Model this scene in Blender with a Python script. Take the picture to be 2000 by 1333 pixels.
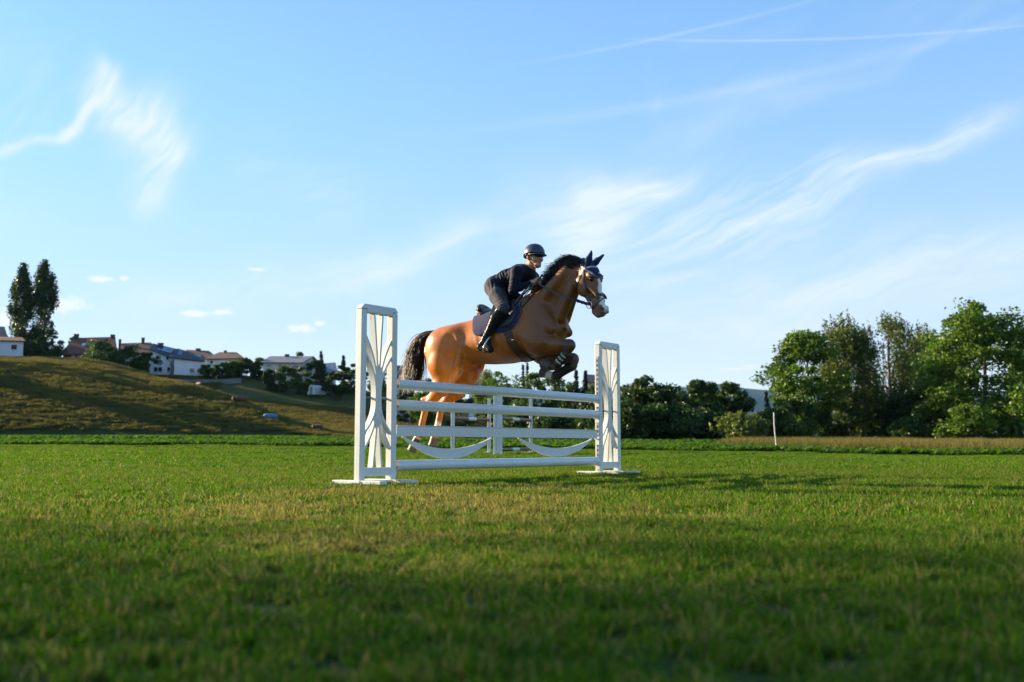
import bpy, bmesh, math, random
import numpy as np
from mathutils import Vector, Matrix
from mathutils.bvhtree import BVHTree

for _o in list(bpy.data.objects):
    bpy.data.objects.remove(_o, do_unlink=True)
scene = bpy.context.scene
C = scene.collection
R = math.radians
rng = np.random.default_rng(7)
random.seed(7)

# ------------------------------------------------------------------ camera
CAM_H = 0.364                      # lens height above the turf, metres
FPX = 2000 * 35 / 36               # focal length in photograph pixels
PITCH = math.atan((872 - 666.5) / FPX)
cam_d = bpy.data.cameras.new('camera')
cam_d.lens = 35; cam_d.sensor_width = 36
cam_d.clip_start = 0.05; cam_d.clip_end = 60000
cam_d.dof.use_dof = True
cam_d.dof.focus_distance = 10.0
cam_d.dof.aperture_fstop = 2.6
cam = bpy.data.objects.new('camera', cam_d)
cam.location = (0, 0, CAM_H)
cam.rotation_euler = (math.pi / 2 + PITCH, 0, 0)
C.objects.link(cam)
scene.camera = cam

# ------------------------------------------------------------------ sun, sky, exposure
SKY_STR, SKY_SAT, SKY_HUE = 0.106, 1.15, 0.5
HAZE_COL, AIR_COL = (3.5, 3.55, 3.4), (0.78, 1.72, 3.05)
CLOUD_COL, CUM_COL = (2.75, 3.05, 3.3), (3.3, 3.25, 3.2)   # cloud radiance on the sky texture's scale
SUN_EL = R(17)
TO_SUN = Vector((-0.915, 0.403, 0)).normalized() * math.cos(SUN_EL) + Vector((0, 0, math.sin(SUN_EL)))
sun_d = bpy.data.lights.new('sun', 'SUN')
sun_d.energy = 5.0; sun_d.angle = R(0.53); sun_d.color = (1.0, 0.78, 0.50)
sun = bpy.data.objects.new('sun', sun_d)
sun.rotation_euler = TO_SUN.to_track_quat('Z', 'Y').to_euler()
C.objects.link(sun)
scene.view_settings.view_transform = 'Standard'
scene.view_settings.look = 'None'
scene.view_settings.exposure = 1.6
scene.view_settings.gamma = 1
scene.view_settings.use_curve_mapping = False
scene.cycles.max_bounces = 6
scene.cycles.diffuse_bounces = 3
scene.cycles.transparent_max_bounces = 8
scene.cycles.use_denoising = True


def pix_dir(px, py):
    """direction of a photograph pixel (2000 x 1333) in the world"""
    xc = (px - 1000) / FPX; yc = -(py - 666.5) / FPX
    return Vector((xc, math.cos(PITCH) - yc * math.sin(PITCH), math.sin(PITCH) + yc * math.cos(PITCH)))


def at(px, py, Y):
    """the point at distance Y (metres north of the lens) seen at a photograph pixel"""
    d = pix_dir(px, py)
    return Vector((0, 0, CAM_H)) + d * (Y / d.y)


# ------------------------------------------------------------------ node helpers
class NT:
    def __init__(self, tree): self.t = tree
    def n(self, kind, **kw):
        nd = self.t.nodes.new(kind)
        for k, v in kw.items():
            if k.startswith('i_'):
                key = k[2:]; key = int(key) if key.isdigit() else key.replace('_', ' ')
                nd.inputs[key].default_value = v
            else: setattr(nd, k, v)
        return nd
    def l(self, a, b): self.t.links.new(a, b)
    def math(self, op, a, b=None, c=None, clamp=False):
        nd = self.t.nodes.new('ShaderNodeMath'); nd.operation = op; nd.use_clamp = clamp
        for i, x in enumerate((a, b, c)):
            if x is None: continue
            if isinstance(x, (int, float)): nd.inputs[i].default_value = x
            else: self.t.links.new(x, nd.inputs[i])
        return nd.outputs[0]
    def mix(self, fac, a, b, blend='MIX'):
        nd = self.t.nodes.new('ShaderNodeMix'); nd.data_type = 'RGBA'; nd.blend_type = blend
        for i, x in ((0, fac), (6, a), (7, b)):
            if isinstance(x, (int, float)): nd.inputs[i].default_value = x
            elif isinstance(x, (tuple, list)): nd.inputs[i].default_value = (*x[:3], 1)
            else: self.t.links.new(x, nd.inputs[i])
        return nd.outputs[2]
    def ramp(self, fac, stops, interp='LINEAR'):
        nd = self.t.nodes.new('ShaderNodeValToRGB'); nd.color_ramp.interpolation = interp
        e = nd.color_ramp.elements
        while len(e) < len(stops): e.new(0.5)
        for el, (p, c) in zip(e, stops):
            el.position = p
            el.color = (c, c, c, 1) if isinstance(c, (int, float)) else (*c[:3], 1)
        self.t.links.new(fac, nd.inputs[0])
        return nd.outputs[0]
    def noise(self, vec=None, scale=5, detail=3, rough=0.5, dist=0.0):
        nd = self.t.nodes.new('ShaderNodeTexNoise')
        nd.inputs['Scale'].default_value = scale; nd.inputs['Detail'].default_value = detail
        nd.inputs['Roughness'].default_value = rough; nd.inputs['Distortion'].default_value = dist
        if vec is not None: self.t.links.new(vec, nd.inputs['Vector'])
        return nd.outputs['Fac']


def new_mat(name):
    m = bpy.data.materials.new(name); m.use_nodes = True
    m.node_tree.nodes.clear()
    t = NT(m.node_tree)
    out = t.n('ShaderNodeOutputMaterial')
    return m, t, out


MATS = {}
def plain(name, col, rough=0.6, noise=0.12, nscale=6.0, bump=0.0, bscale=60.0, metallic=0.0, spec=0.5, coat=0.0, dirt=None, specks=None):
    """painted, wooden, leather or metal surface: base colour broken up by noise, fine relief by bump"""
    if name in MATS: return MATS[name]
    m, t, out = new_mat(name)
    b = t.n('ShaderNodeBsdfPrincipled')
    b.inputs['Roughness'].default_value = rough; b.inputs['Metallic'].default_value = metallic
    b.inputs['Specular IOR Level'].default_value = spec; b.inputs['Coat Weight'].default_value = coat
    geo = t.n('ShaderNodeNewGeometry')
    f = t.noise(geo.outputs['Position'], nscale, 5, 0.6)
    lo = tuple(max(0, c * (1 - noise)) for c in col); hi = tuple(min(1, c * (1 + noise)) for c in col)
    c = t.mix(t.ramp(f, [(0.3, 0.0), (0.7, 1.0)]), lo, hi)
    if specks:
        sp_ = t.noise(geo.outputs['Position'], specks[0], 3, .7)
        c = t.mix(t.ramp(sp_, [(specks[1], 0.0), (specks[1] + .03, .85)]), c, specks[2])
    if dirt:
        d = t.noise(geo.outputs['Position'], 23, 6, 0.7)
        c = t.mix(t.ramp(d, [(0.56, 0.0), (0.72, 0.75)]), c, dirt)
    t.l(c, b.inputs['Base Color'])
    if bump:
        bp = t.n('ShaderNodeBump'); bp.inputs['Strength'].default_value = bump; bp.inputs['Distance'].default_value = 0.01
        t.l(t.noise(geo.outputs['Position'], bscale, 4, 0.6), bp.inputs['Height']); t.l(bp.outputs[0], b.inputs['Normal'])
    t.l(b.outputs[0], out.inputs[0])
    MATS[name] = m
    return m


def attr_mat(name, rough_attr=True, rough=0.5, bump=0.0, bscale=60.0, sheen=0.0, sub=0.0, spec=0.5, noise=0.15, nscale=9.0, stretch=None, fine=None):
    """colour (and gloss) from the mesh's own 'col' attribute: coat, skin, cloth"""
    if name in MATS: return MATS[name]
    m, t, out = new_mat(name)
    b = t.n('ShaderNodeBsdfPrincipled')
    a = t.n('ShaderNodeAttribute', attribute_name='col')
    geo = t.n('ShaderNodeNewGeometry')
    f = t.noise(geo.outputs['Position'], nscale, 5, 0.6)
    g = t.math('MULTIPLY_ADD', f, 2 * noise, 1 - noise)
    if fine:
        mp0 = t.n('ShaderNodeMapping'); mp0.inputs['Scale'].default_value = fine; t.l(geo.outputs['Position'], mp0.inputs[0])
        g = t.math('MULTIPLY', g, t.math('MULTIPLY_ADD', t.noise(mp0.outputs[0], 1.0, 4, .7), .7, .65))
    c = t.mix(1.0, a.outputs['Color'], g, 'MULTIPLY')
    t.l(c, b.inputs['Base Color'])
    if rough_attr: t.l(a.outputs['Alpha'], b.inputs['Roughness'])
    else: b.inputs['Roughness'].default_value = rough
    b.inputs['Specular IOR Level'].default_value = spec
    b.inputs['Sheen Weight'].default_value = sheen
    if bump:
        bp = t.n('ShaderNodeBump'); bp.inputs['Strength'].default_value = bump; bp.inputs['Distance'].default_value = 0.012
        v = geo.outputs['Position']
        if stretch:
            mp = t.n('ShaderNodeMapping'); mp.inputs['Scale'].default_value = stretch; t.l(v, mp.inputs[0]); v = mp.outputs[0]
        hgt = t.noise(v, bscale, 3, 0.55)
        if fine: hgt = t.math('ADD', hgt, t.math('MULTIPLY', t.noise(mp0.outputs[0], 2.0, 3, .7), .35))
        t.l(hgt, bp.inputs['Height']); t.l(bp.outputs[0], b.inputs['Normal'])
    t.l(b.outputs[0], out.inputs[0])
    MATS[name] = m
    return m


# ------------------------------------------------------------------ object helpers
def tag(o, label=None, cat=None, group=None, kind=None):
    if label: o['label'] = label
    if cat: o['category'] = cat
    if group: o['group'] = group
    if kind: o['kind'] = kind
    return o


def empty(name, loc=(0, 0, 0), label=None, cat=None, group=None, rz=0.0):
    o = bpy.data.objects.new(name, None); C.objects.link(o)
    o.location = loc; o.rotation_euler = (0, 0, rz); o.empty_display_size = 0.2
    return tag(o, label, cat, group)


def obj(name, me, mat=None, parent=None, smooth=False):
    """link a mesh (or bmesh, or (verts, faces)) as ONE object; world-space shapes stay put under their parent"""
    if isinstance(me, bmesh.types.BMesh):
        bm = me; me = bpy.data.meshes.new(name); bm.to_mesh(me); bm.free()
    elif isinstance(me, tuple):
        v, f = me; me = bpy.data.meshes.new(name); me.from_pydata([tuple(map(float, p)) for p in v], [], f)
    if smooth:
        me.polygons.foreach_set('use_smooth', np.ones(len(me.polygons), dtype=bool))
    if mat is not None and not me.materials: me.materials.append(mat)
    o = bpy.data.objects.new(name, me); C.objects.link(o)
    if parent is not None:
        o.parent = parent
    return o


def keep(o, parent):
    """parent without moving"""
    o.parent = parent
    m = Matrix.Translation(parent.location) @ parent.rotation_euler.to_matrix().to_4x4()
    o.matrix_parent_inverse = m.inverted()
    return o


def np_mesh(name, verts, quads, cols=None):
    verts = np.asarray(verts, dtype=np.float32); quads = np.asarray(quads, dtype=np.int32)
    k = quads.shape[1]
    me = bpy.data.meshes.new(name)
    me.vertices.add(len(verts)); me.vertices.foreach_set('co', verts.ravel())
    me.loops.add(quads.size); me.loops.foreach_set('vertex_index', quads.ravel())
    me.polygons.add(len(quads)); me.polygons.foreach_set('loop_start', np.arange(0, quads.size, k, dtype=np.int32))
    me.update(calc_edges=True); me.validate()
    if cols is not None:
        a = me.attributes.new('col', 'FLOAT_COLOR', 'POINT'); a.data.foreach_set('color', np.asarray(cols, dtype=np.float32).ravel())
    return me


def box_geo(c, half, ax=None):
    """8 verts / 6 faces of a box; ax = three axis vectors"""
    c = Vector(c); ax = ax or (Vector((1, 0, 0)), Vector((0, 1, 0)), Vector((0, 0, 1)))
    v = [c + ax[0] * half[0] * i + ax[1] * half[1] * j + ax[2] * half[2] * k for i in (-1, 1) for j in (-1, 1) for k in (-1, 1)]
    f = [(0, 1, 3, 2), (4, 6, 7, 5), (0, 4, 5, 1), (2, 3, 7, 6), (0, 2, 6, 4), (1, 5, 7, 3)]
    return v, f


def join_geo(parts):
    V, F = [], []
    for v, f in parts:
        k = len(V); V += list(v); F += [tuple(i + k for i in q) for q in f]
    return V, F


def tube_geo(pts, rad, n=8, cap=True):
    """swept tube through points with a radius (or list of radii)"""
    pts = [Vector(p) for p in pts]
    if not hasattr(rad, '__len__'): rad = [rad] * len(pts)
    V, F = [], []
    up = Vector((0, 0, 1))
    prev = None
    for i, p in enumerate(pts):
        d = (pts[min(i + 1, len(pts) - 1)] - pts[max(i - 1, 0)]).normalized()
        if prev is None:
            a = d.cross(up)
            if a.length < 1e-3: a = d.cross(Vector((1, 0, 0)))
        else:
            a = prev - d * prev.dot(d)
        a.normalize(); b = d.cross(a); prev = a
        for k in range(n):
            t = 2 * math.pi * k / n
            V.append(p + (a * math.cos(t) + b * math.sin(t)) * rad[i])
    for i in range(len(pts) - 1):
        for k in range(n):
            F.append((i * n + k, i * n + (k + 1) % n, (i + 1) * n + (k + 1) % n, (i + 1) * n + k))
    if cap:
        F.append(tuple(reversed(range(n)))); F.append(tuple(range((len(pts) - 1) * n, len(pts) * n)))
    return V, F


def bevelled(geo, w=0.004, seg=2):
    v, f = geo
    bm = bmesh.new(); vs = [bm.verts.new(p) for p in v]
    for q in f: bm.faces.new([vs[i] for i in q])
    bmesh.ops.recalc_face_normals(bm, faces=bm.faces)
    bmesh.ops.bevel(bm, geom=list(bm.edges), offset=w, segments=seg, affect='EDGES', profile=0.5, clamp_overlap=True)
    return bm
# ------------------------------------------------------------------ sky: Nishita daylight with thin cirrus, contrails and small low clouds
world = bpy.data.worlds.new('World'); scene.world = world; world.use_nodes = True
world.node_tree.nodes.clear()
S = NT(world.node_tree)
w_out = S.n('ShaderNodeOutputWorld'); w_bg = S.n('ShaderNodeBackground'); S.l(w_bg.outputs[0], w_out.inputs[0])
sky = S.n('ShaderNodeTexSky'); sky.sky_type = 'NISHITA'; sky.sun_disc = False
sky.sun_elevation = SUN_EL; sky.sun_rotation = math.atan2(TO_SUN.x, TO_SUN.y)
sky.altitude = 400; sky.air_density = 1.0; sky.dust_density = 0.1; sky.ozone_density = 2.5
tc = S.n('ShaderNodeTexCoord'); sep = S.n('ShaderNodeSeparateXYZ'); S.l(tc.outputs['Generated'], sep.inputs[0])
azn = S.math('ARCTAN2', sep.outputs[0], sep.outputs[1]); eln = S.math('ARCSINE', sep.outputs[2])
def ae(px, py):
    d = pix_dir(px, py).normalized(); return math.atan2(d.x, d.y), math.asin(d.z)
cmb = S.n('ShaderNodeCombineXYZ'); S.l(azn, cmb.inputs[0]); S.l(eln, cmb.inputs[1])
def warp(scale, amt, seed):
    nd = S.n('ShaderNodeTexNoise'); nd.inputs['Scale'].default_value = scale; nd.inputs['Detail'].default_value = 3
    off = S.n('ShaderNodeVectorMath', operation='ADD'); off.inputs[1].default_value = (seed, seed * .7, seed * .3); S.l(cmb.outputs[0], off.inputs[0]); S.l(off.outputs[0], nd.inputs['Vector'])
    c = S.n('ShaderNodeVectorMath', operation='SUBTRACT'); c.inputs[1].default_value = (.5, .5, .5); S.l(nd.outputs['Color'], c.inputs[0])
    k = S.n('ShaderNodeVectorMath', operation='SCALE'); k.inputs['Scale'].default_value = amt; S.l(c.outputs[0], k.inputs[0])
    return k.outputs[0]
wsum = S.n('ShaderNodeVectorMath', operation='ADD'); S.l(warp(5, .07, 1.0), wsum.inputs[0]); S.l(warp(22, .018, 4.0), wsum.inputs[1])
wv = S.n('ShaderNodeVectorMath', operation='ADD'); S.l(cmb.outputs[0], wv.inputs[0]); S.l(wsum.outputs[0], wv.inputs[1])
wsep = S.n('ShaderNodeSeparateXYZ'); S.l(wv.outputs[0], wsep.inputs[0])
A1, E1 = wsep.outputs[0], wsep.outputs[1]
def fibre(ang, stretch, scale, seed, warped=True):
    """noise drawn out along an angle: streaky cirrus"""
    rt = S.n('ShaderNodeMapping'); rt.inputs['Rotation'].default_value = (0, 0, -ang); rt.inputs['Location'].default_value = (seed, seed, 0)
    S.l((wv if warped else cmb).outputs[0], rt.inputs[0])
    sc = S.n('ShaderNodeMapping'); sc.inputs['Scale'].default_value = (scale / stretch, scale, 1); S.l(rt.outputs[0], sc.inputs[0])
    return S.noise(sc.outputs[0], 1.0, 4, .62)
f_right = fibre(R(18), 6, 16, .3); f_left = fibre(R(62), 4, 15, 2.1); f_flat = fibre(R(6), 5, 22, 5.2)
fine_r = fibre(R(20), 9, 75, 3.3); fine_l = fibre(R(64), 7, 70, 6.4)
f_right = S.math('ADD', S.math('MULTIPLY', f_right, .58), S.math('MULTIPLY', fine_r, .42)); f_left = S.math('ADD', S.math('MULTIPLY', f_left, .66), S.math('MULTIPLY', fine_l, .34)); f_flat = S.math('ADD', S.math('MULTIPLY', f_flat, .7), S.math('MULTIPLY', fine_r, .3))
def stroke(a, b, width, strength, fib, lo=.38, hi=.66, straight=False, soft=0.5):
    (a0, e0), (a1, e1) = ae(*a), ae(*b)
    L = math.hypot(a1 - a0, e1 - e0); c, s = (a1 - a0) / L, (e1 - e0) / L; w = width / FPX
    X, Y = (azn, eln) if straight else (A1, E1)
    dx = S.math('SUBTRACT', X, a0); dy = S.math('SUBTRACT', Y, e0)
    al = S.math('DIVIDE', S.math('ADD', S.math('MULTIPLY', dx, c), S.math('MULTIPLY', dy, s)), L)
    ac = S.math('DIVIDE', S.math('SUBTRACT', S.math('MULTIPLY', dy, c), S.math('MULTIPLY', dx, s)), w)
    g = S.math('EXPONENT', S.math('MULTIPLY', S.math('MULTIPLY', ac, ac), -1.0))
    m1 = S.n('ShaderNodeMapRange', interpolation_type='SMOOTHSTEP'); m1.inputs[1].default_value = -soft * .5; m1.inputs[2].default_value = soft * .5; S.l(al, m1.inputs[0])
    m2 = S.n('ShaderNodeMapRange', interpolation_type='SMOOTHSTEP'); m2.inputs[1].default_value = 1 + soft * .5; m2.inputs[2].default_value = 1 - soft * .5; S.l(al, m2.inputs[0])
    m = S.math('MULTIPLY', S.math('MULTIPLY', g, strength), S.math('MULTIPLY', m1.outputs[0], m2.outputs[0]))
    if fib is not None:
        r = S.n('ShaderNodeMapRange', interpolation_type='SMOOTHSTEP'); r.inputs[1].default_value = lo; r.inputs[2].default_value = hi; S.l(fib, r.inputs[0])
        m = S.math('MULTIPLY', m, r.outputs[0])
    return m
clouds = [
    stroke((205, 105), (160, 190), 26, 1.1, f_left, .33, .60), stroke((160, 180), (120, 270), 12, 1.0, f_left, .25, .55), stroke((120, 270), (-20, 305), 10, .7, f_left, .2, .6), stroke((235, 175), (335, 310), 55, 1.0, f_left, .36, .66), stroke((225, 160), (215, 250), 30, .6, f_left, .35, .62),
    stroke((345, 290), (285, 415), 34, .9, f_left, .34, .64), stroke((60, 120), (20, 260), 60, .35, f_left, .42, .7),
    stroke((1330, 345), (1120, 375), 26, .95, f_right, .22, .58), stroke((1230, 400), (1080, 480), 34, .80, f_right, .25, .6), stroke((1180, 420), (1010, 480), 90, .45, f_right, .35, .68),
    stroke((1700, 315), (1290, 420), 20, .75, f_right, .33, .64), stroke((1960, 245), (1700, 350), 20, .9, f_right, .34, .62), stroke((1720, 345), (1420, 470), 44, .62, f_right, .36, .66), stroke((1640, 390), (1250, 480), 64, .55, f_right, .34, .68),
    stroke((1440, 395), (1050, 520), 120, .40, f_right, .30, .68),
    stroke((2050, 470), (1500, 570), 50, .60, f_right, .30, .64), stroke((2050, 540), (1300, 620), 70, .38, f_flat, .34, .66), stroke((1500, 540), (1230, 560), 16, .55, f_flat, .3, .6),
    stroke((970, 440), (700, 560), 30, .65, f_right, .28, .62), stroke((720, 545), (280, 580), 34, .60, f_flat, .30, .62), stroke((1240, 130), (1265, 240), 16, .18, f_left, .40, .7),
    stroke((470, 310), (700, 420), 55, .30, f_flat, .4, .7), stroke((1700, 620), (1250, 650), 22, .35, f_flat, .3, .6),
    stroke((1280, 78), (2100, 40), 2.6, .26, f_flat, .1, .7, True, .5), stroke((1060, 118), (1620, -8), 3.6, .22, f_flat, .1, .7, True, .6),
    stroke((960, 250), (2080, 10), 10, .17, f_flat, .15, .7, True, .5),
]
tot = clouds[0]
for c in clouds[1:]: tot = S.math('ADD', tot, c)
# the same thin cirrus goes on all round the sky
gen = S.n('ShaderNodeMapRange', interpolation_type='SMOOTHSTEP'); gen.inputs[1].default_value = .50; gen.inputs[2].default_value = .80; gen.inputs[4].default_value = .38
S.l(fibre(R(14), 4, 7, 8.8), gen.inputs[0])
tot = S.math('ADD', tot, gen.outputs[0])
# small fair-weather clouds low over the horizon
cum = None
for (x, y, rx, ry) in ((200, 545, 26, 9), (243, 544, 13, 6), (378, 612, 38, 10), (435, 611, 26, 8), (590, 642, 36, 11), (622, 633, 16, 9), (1465, 716, 34, 5), (1442, 721, 42, 4), (120, 598, 60, 20), (2, 622, 30, 22), (505, 527, 22, 5)):
    a0, e0 = ae(x, y)
    dx = S.math('DIVIDE', S.math('SUBTRACT', azn, a0), rx / FPX); dy = S.math('DIVIDE', S.math('SUBTRACT', eln, e0), ry / FPX)
    g = S.math('SUBTRACT', 1.0, S.math('SQRT', S.math('ADD', S.math('MULTIPLY', dx, dx), S.math('MULTIPLY', dy, dy))))
    cum = g if cum is None else S.math('MAXIMUM', cum, g)
cm = S.n('ShaderNodeMapRange', interpolation_type='SMOOTHSTEP'); cm.inputs[1].default_value = .0; cm.inputs[2].default_value = .75; cm.inputs[4].default_value = .72
cn = S.noise(cmb.outputs[0], 70, 5, .65)
S.l(S.math('ADD', cum, S.math('MULTIPLY_ADD', cn, 2.2, -1.15)), cm.inputs[0])
cum_f = cm.outputs[0]
tot = S.math('MINIMUM', S.math('MULTIPLY', tot, .92), .85)
hsv = S.n('ShaderNodeHueSaturation'); hsv.inputs['Saturation'].default_value = SKY_SAT; hsv.inputs['Hue'].default_value = SKY_HUE; S.l(sky.outputs[0], hsv.inputs['Color'])
# pale summer haze lying along the horizon
hz = S.math('EXPONENT', S.math('MULTIPLY', S.math('MAXIMUM', eln, 0.0), -1 / .145))
hw_ = S.math('EXPONENT', S.math('MULTIPLY', S.math('MAXIMUM', eln, 0.0), -1 / .45))
ca = S.mix(S.math('MINIMUM', S.math('MULTIPLY', hw_, 1.1), .85), hsv.outputs[0], AIR_COL)
c0 = S.mix(S.math('MULTIPLY', hz, .92), ca, HAZE_COL)
c1 = S.mix(tot, c0, CLOUD_COL)
c2 = S.mix(cum_f, c1, CUM_COL)
S.l(c2, w_bg.inputs[0]); w_bg.inputs[1].default_value = SKY_STR
world.cycles.sampling_method = 'MANUAL'; world.cycles.sample_map_resolution = 512
# ------------------------------------------------------------------ ground: one sheet, level turf rising gently to a hillside on the left
def sst(x, a, b):
    t = np.clip((np.asarray(x, float) - a) / (b - a), 0, 1); return t * t * (3 - 2 * t)
def softp(x, k=6.0): return k * np.logaddexp(0, np.asarray(x, float) / k)
_cpx = np.array([-900, -200, 0, 100, 150, 200, 250, 290, 400, 470, 500, 560, 620, 690, 760, 850, 950, 1050, 1180, 1300, 1500, 3000])
_cpy = np.array([690, 702, 702, 701, 703, 711, 724, 733, 737, 733, 736, 745, 752, 759, 765, 775, 800, 828, 848, 856, 858, 858])
D0, D1 = 146.0, 206.0
def gz(x, y):
    x = np.asarray(x, float); y = np.asarray(y, float)
    yy = np.maximum(y, 1.0); t = x / yy
    s = .0004 + .0076 * sst(t, .45, .05) + .0042 * sst(t, .0, -.3)
    z = s * (softp(yy - 13, 4) - softp(yy - 150, 10))
    z = z + .010 * (softp(yy - 44, 4) - softp(yy - 160, 10)) * sst(t, .08, .38)
    crest = np.interp(1000 + FPX * t * 1.005, _cpx, _cpy)
    zc = CAM_H + (872 - crest) / FPX * D1
    base = z
    k = sst(yy, D0 - 6, D1 + 4)
    k2 = np.clip((yy - D1) / 400, 0, 1)
    # a spur bulges forward on the left; right of its ridge the slope is hollow
    rx = -79.5 + (206 - yy) * (49.5 / 60)                     # ridge line of the spur in plan
    sp = sst(x - rx, -9, 9)
    q = np.clip((yy - D0 + 6) / (D1 - D0 + 10), 0, 1)
    k = (1 - sp) * (1 - (1 - q) ** 1.9) + sp * (.25 * q + .75 * q ** 2.1)
    k = np.where(q >= 1, 1.0, k)
    base = base + 3.2 * np.exp(-((x - rx + 4) / 11) ** 2) * np.sin(np.pi * np.clip((yy - D0 - 4) / (D1 - D0), 0, 1)) ** 1.2
    z = base * (1 - k) + np.maximum(zc, base) * k + k2 * 3.0
    un = .018 * np.sin(x * .9 + y * .31) + .014 * np.sin(x * .37 - y * .73) + .25 * k * np.sin(x * .11 + y * .07)
    near = sst(yy, 18, 40)
    return z + un * near


def ground_at(px, py, d0=120.0, d1=215.0):
    """distance at which the sight line through a photograph pixel meets the slope"""
    for d in np.arange(d0, d1, .5):
        p = at(px, py, d)
        if float(gz(p.x, d)) >= p.z: return float(d)
    return (d0 + d1) / 2


def axis(dense0, dense1, step, far, g=1.35):
    a = list(np.arange(dense0, dense1 + .01, step)); s = step
    hi = a[-1]
    while hi < far: s *= g; hi += s; a.append(hi)
    s = step; lo = a[0]
    while lo > -far and lo > -far: s *= g; lo -= s; a.insert(0, lo)
    return np.array(a)
_gx = np.concatenate([axis(-170, 130, 2.5, 9000)])
_gy = np.concatenate([-np.geomspace(1, 200, 10)[::-1], np.arange(0, 40, 1.0), np.arange(40, 262, 2.5)])
_h = 2.5; _yy = _gy[-1]; _ext = []
while _yy < 8600: _h *= 1.3; _yy += _h; _ext.append(_yy)
_gy = np.concatenate([_gy, _ext])
GX, GY = np.meshgrid(_gx, _gy, indexing='ij')
GZ = gz(GX, GY) - .004
_n = GX.shape
_id = np.arange(_n[0] * _n[1]).reshape(_n)
_q = np.stack([_id[:-1, :-1], _id[1:, :-1], _id[1:, 1:], _id[:-1, 1:]], -1).reshape(-1, 4)


def crop_edge(x, y):
    """distance beyond the front edge of the leafy crop (negative: mown turf)"""
    t = x / np.maximum(y, 1); return y - (41 - 11 * t)


def field_nodes(t, pos):
    """shared turf colours by place: fresh green, worn and dry patches round the jump, all in world metres"""
    sep = t.n('ShaderNodeSeparateXYZ'); t.l(pos, sep.inputs[0])
    flat = t.n('ShaderNodeCombineXYZ'); t.l(sep.outputs[0], flat.inputs[0]); t.l(sep.outputs[1], flat.inputs[1])
    n1 = t.noise(flat.outputs[0], .55, 4, .62, .6); n2 = t.noise(flat.outputs[0], 2.3, 4, .6); n3 = t.noise(flat.outputs[0], .12, 2, .5)
    # ground ridden over: a broad band through the jump and the approach in front of it
    dx = t.math('MULTIPLY', t.math('SUBTRACT', sep.outputs[0], -.5), .38); dy = t.math('MULTIPLY', t.math('SUBTRACT', sep.outputs[1], 6.4), .17)
    g = t.math('EXPONENT', t.math('MULTIPLY', t.math('ADD', t.math('MULTIPLY', dx, dx), t.math('MULTIPLY', dy, dy)), -1.0))
    worn = t.math('ADD', t.math('MULTIPLY', g, .54), t.math('MULTIPLY_ADD', n1, 1.2, t.math('MULTIPLY_ADD', n2, .6, -.88)))
    worn = t.ramp(worn, [(.28, 0.0), (.62, 1.0)])
    return sep, flat.outputs[0], n1, n2, n3, worn


gm, t, out = new_mat('ground_soil_and_grass')
geo = t.n('ShaderNodeNewGeometry')
sep, flat, n1, n2, n3, worn = field_nodes(t, geo.outputs['Position'])
turf = t.mix(worn, (.018, .045, .005), (.050, .048, .014))
turf = t.mix(t.ramp(t.noise(flat, 30, 3), [(.35, 0.0), (.7, 1.0)]), turf, (.030, .042, .012))
# hillside pasture, gone straw-coloured in patches
mpv = t.n('ShaderNodeMapping'); mpv.inputs['Scale'].default_value = (1, .22, 1); t.l(flat, mpv.inputs[0])
hn = t.noise(mpv.outputs[0], .11, 5, .65, .4); hn2 = t.noise(mpv.outputs[0], 1.2, 4, .7)
dry = t.ramp(t.math('ADD', t.math('MULTIPLY', hn, .75), t.math('MULTIPLY', hn2, .35)), [(.42, 0.0), (.66, 1.0)])
past = t.mix(dry, (.040, .052, .014), (.115, .092, .034))
lw = t.n('ShaderNodeMapRange', interpolation_type='SMOOTHSTEP'); lw.inputs[1].default_value = -60; lw.inputs[2].default_value = -44; t.l(sep.outputs[0], lw.inputs[0])
lw2 = t.n('ShaderNodeMapRange', interpolation_type='SMOOTHSTEP'); lw2.inputs[1].default_value = 189; lw2.inputs[2].default_value = 198; t.l(sep.outputs[1], lw2.inputs[0])
past = t.mix(t.math('MULTIPLY', t.math('MULTIPLY', lw.outputs[0], lw2.outputs[0]), .4), past, (.060, .100, .018))
far = t.mix(t.ramp(t.noise(flat, .02, 3), [(.4, 0.0), (.6, 1.0)]), (.045, .085, .020), (.08, .10, .03))
kk = t.n('ShaderNodeMapRange', interpolation_type='SMOOTHSTEP'); kk.inputs[1].default_value = 138; kk.inputs[2].default_value = 150; t.l(sep.outputs[1], kk.inputs[0])
kf = t.n('ShaderNodeMapRange', interpolation_type='SMOOTHSTEP'); kf.inputs[1].default_value = 215; kf.inputs[2].default_value = 240; t.l(sep.outputs[1], kf.inputs[0])
c = t.mix(kf.outputs[0], t.mix(kk.outputs[0], turf, past), far)
b = t.n('ShaderNodeBsdfPrincipled'); b.inputs['Roughness'].default_value = .95; b.inputs['Specular IOR Level'].default_value = .1
t.l(c, b.inputs['Base Color'])
bp = t.n('ShaderNodeBump'); bp.inputs['Strength'].default_value = .4; bp.inputs['Distance'].default_value = .08; t.l(t.noise(flat, 1.3, 5, .7), bp.inputs['Height']); t.l(bp.outputs[0], b.inputs['Normal'])
t.l(b.outputs[0], out.inputs[0])
ground = obj('ground', np_mesh('ground', np.stack([GX, GY, GZ], -1).reshape(-1, 3), _q), gm, smooth=True)
tag(ground, 'grass field rising to the dry hillside', 'ground', kind='structure')

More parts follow.
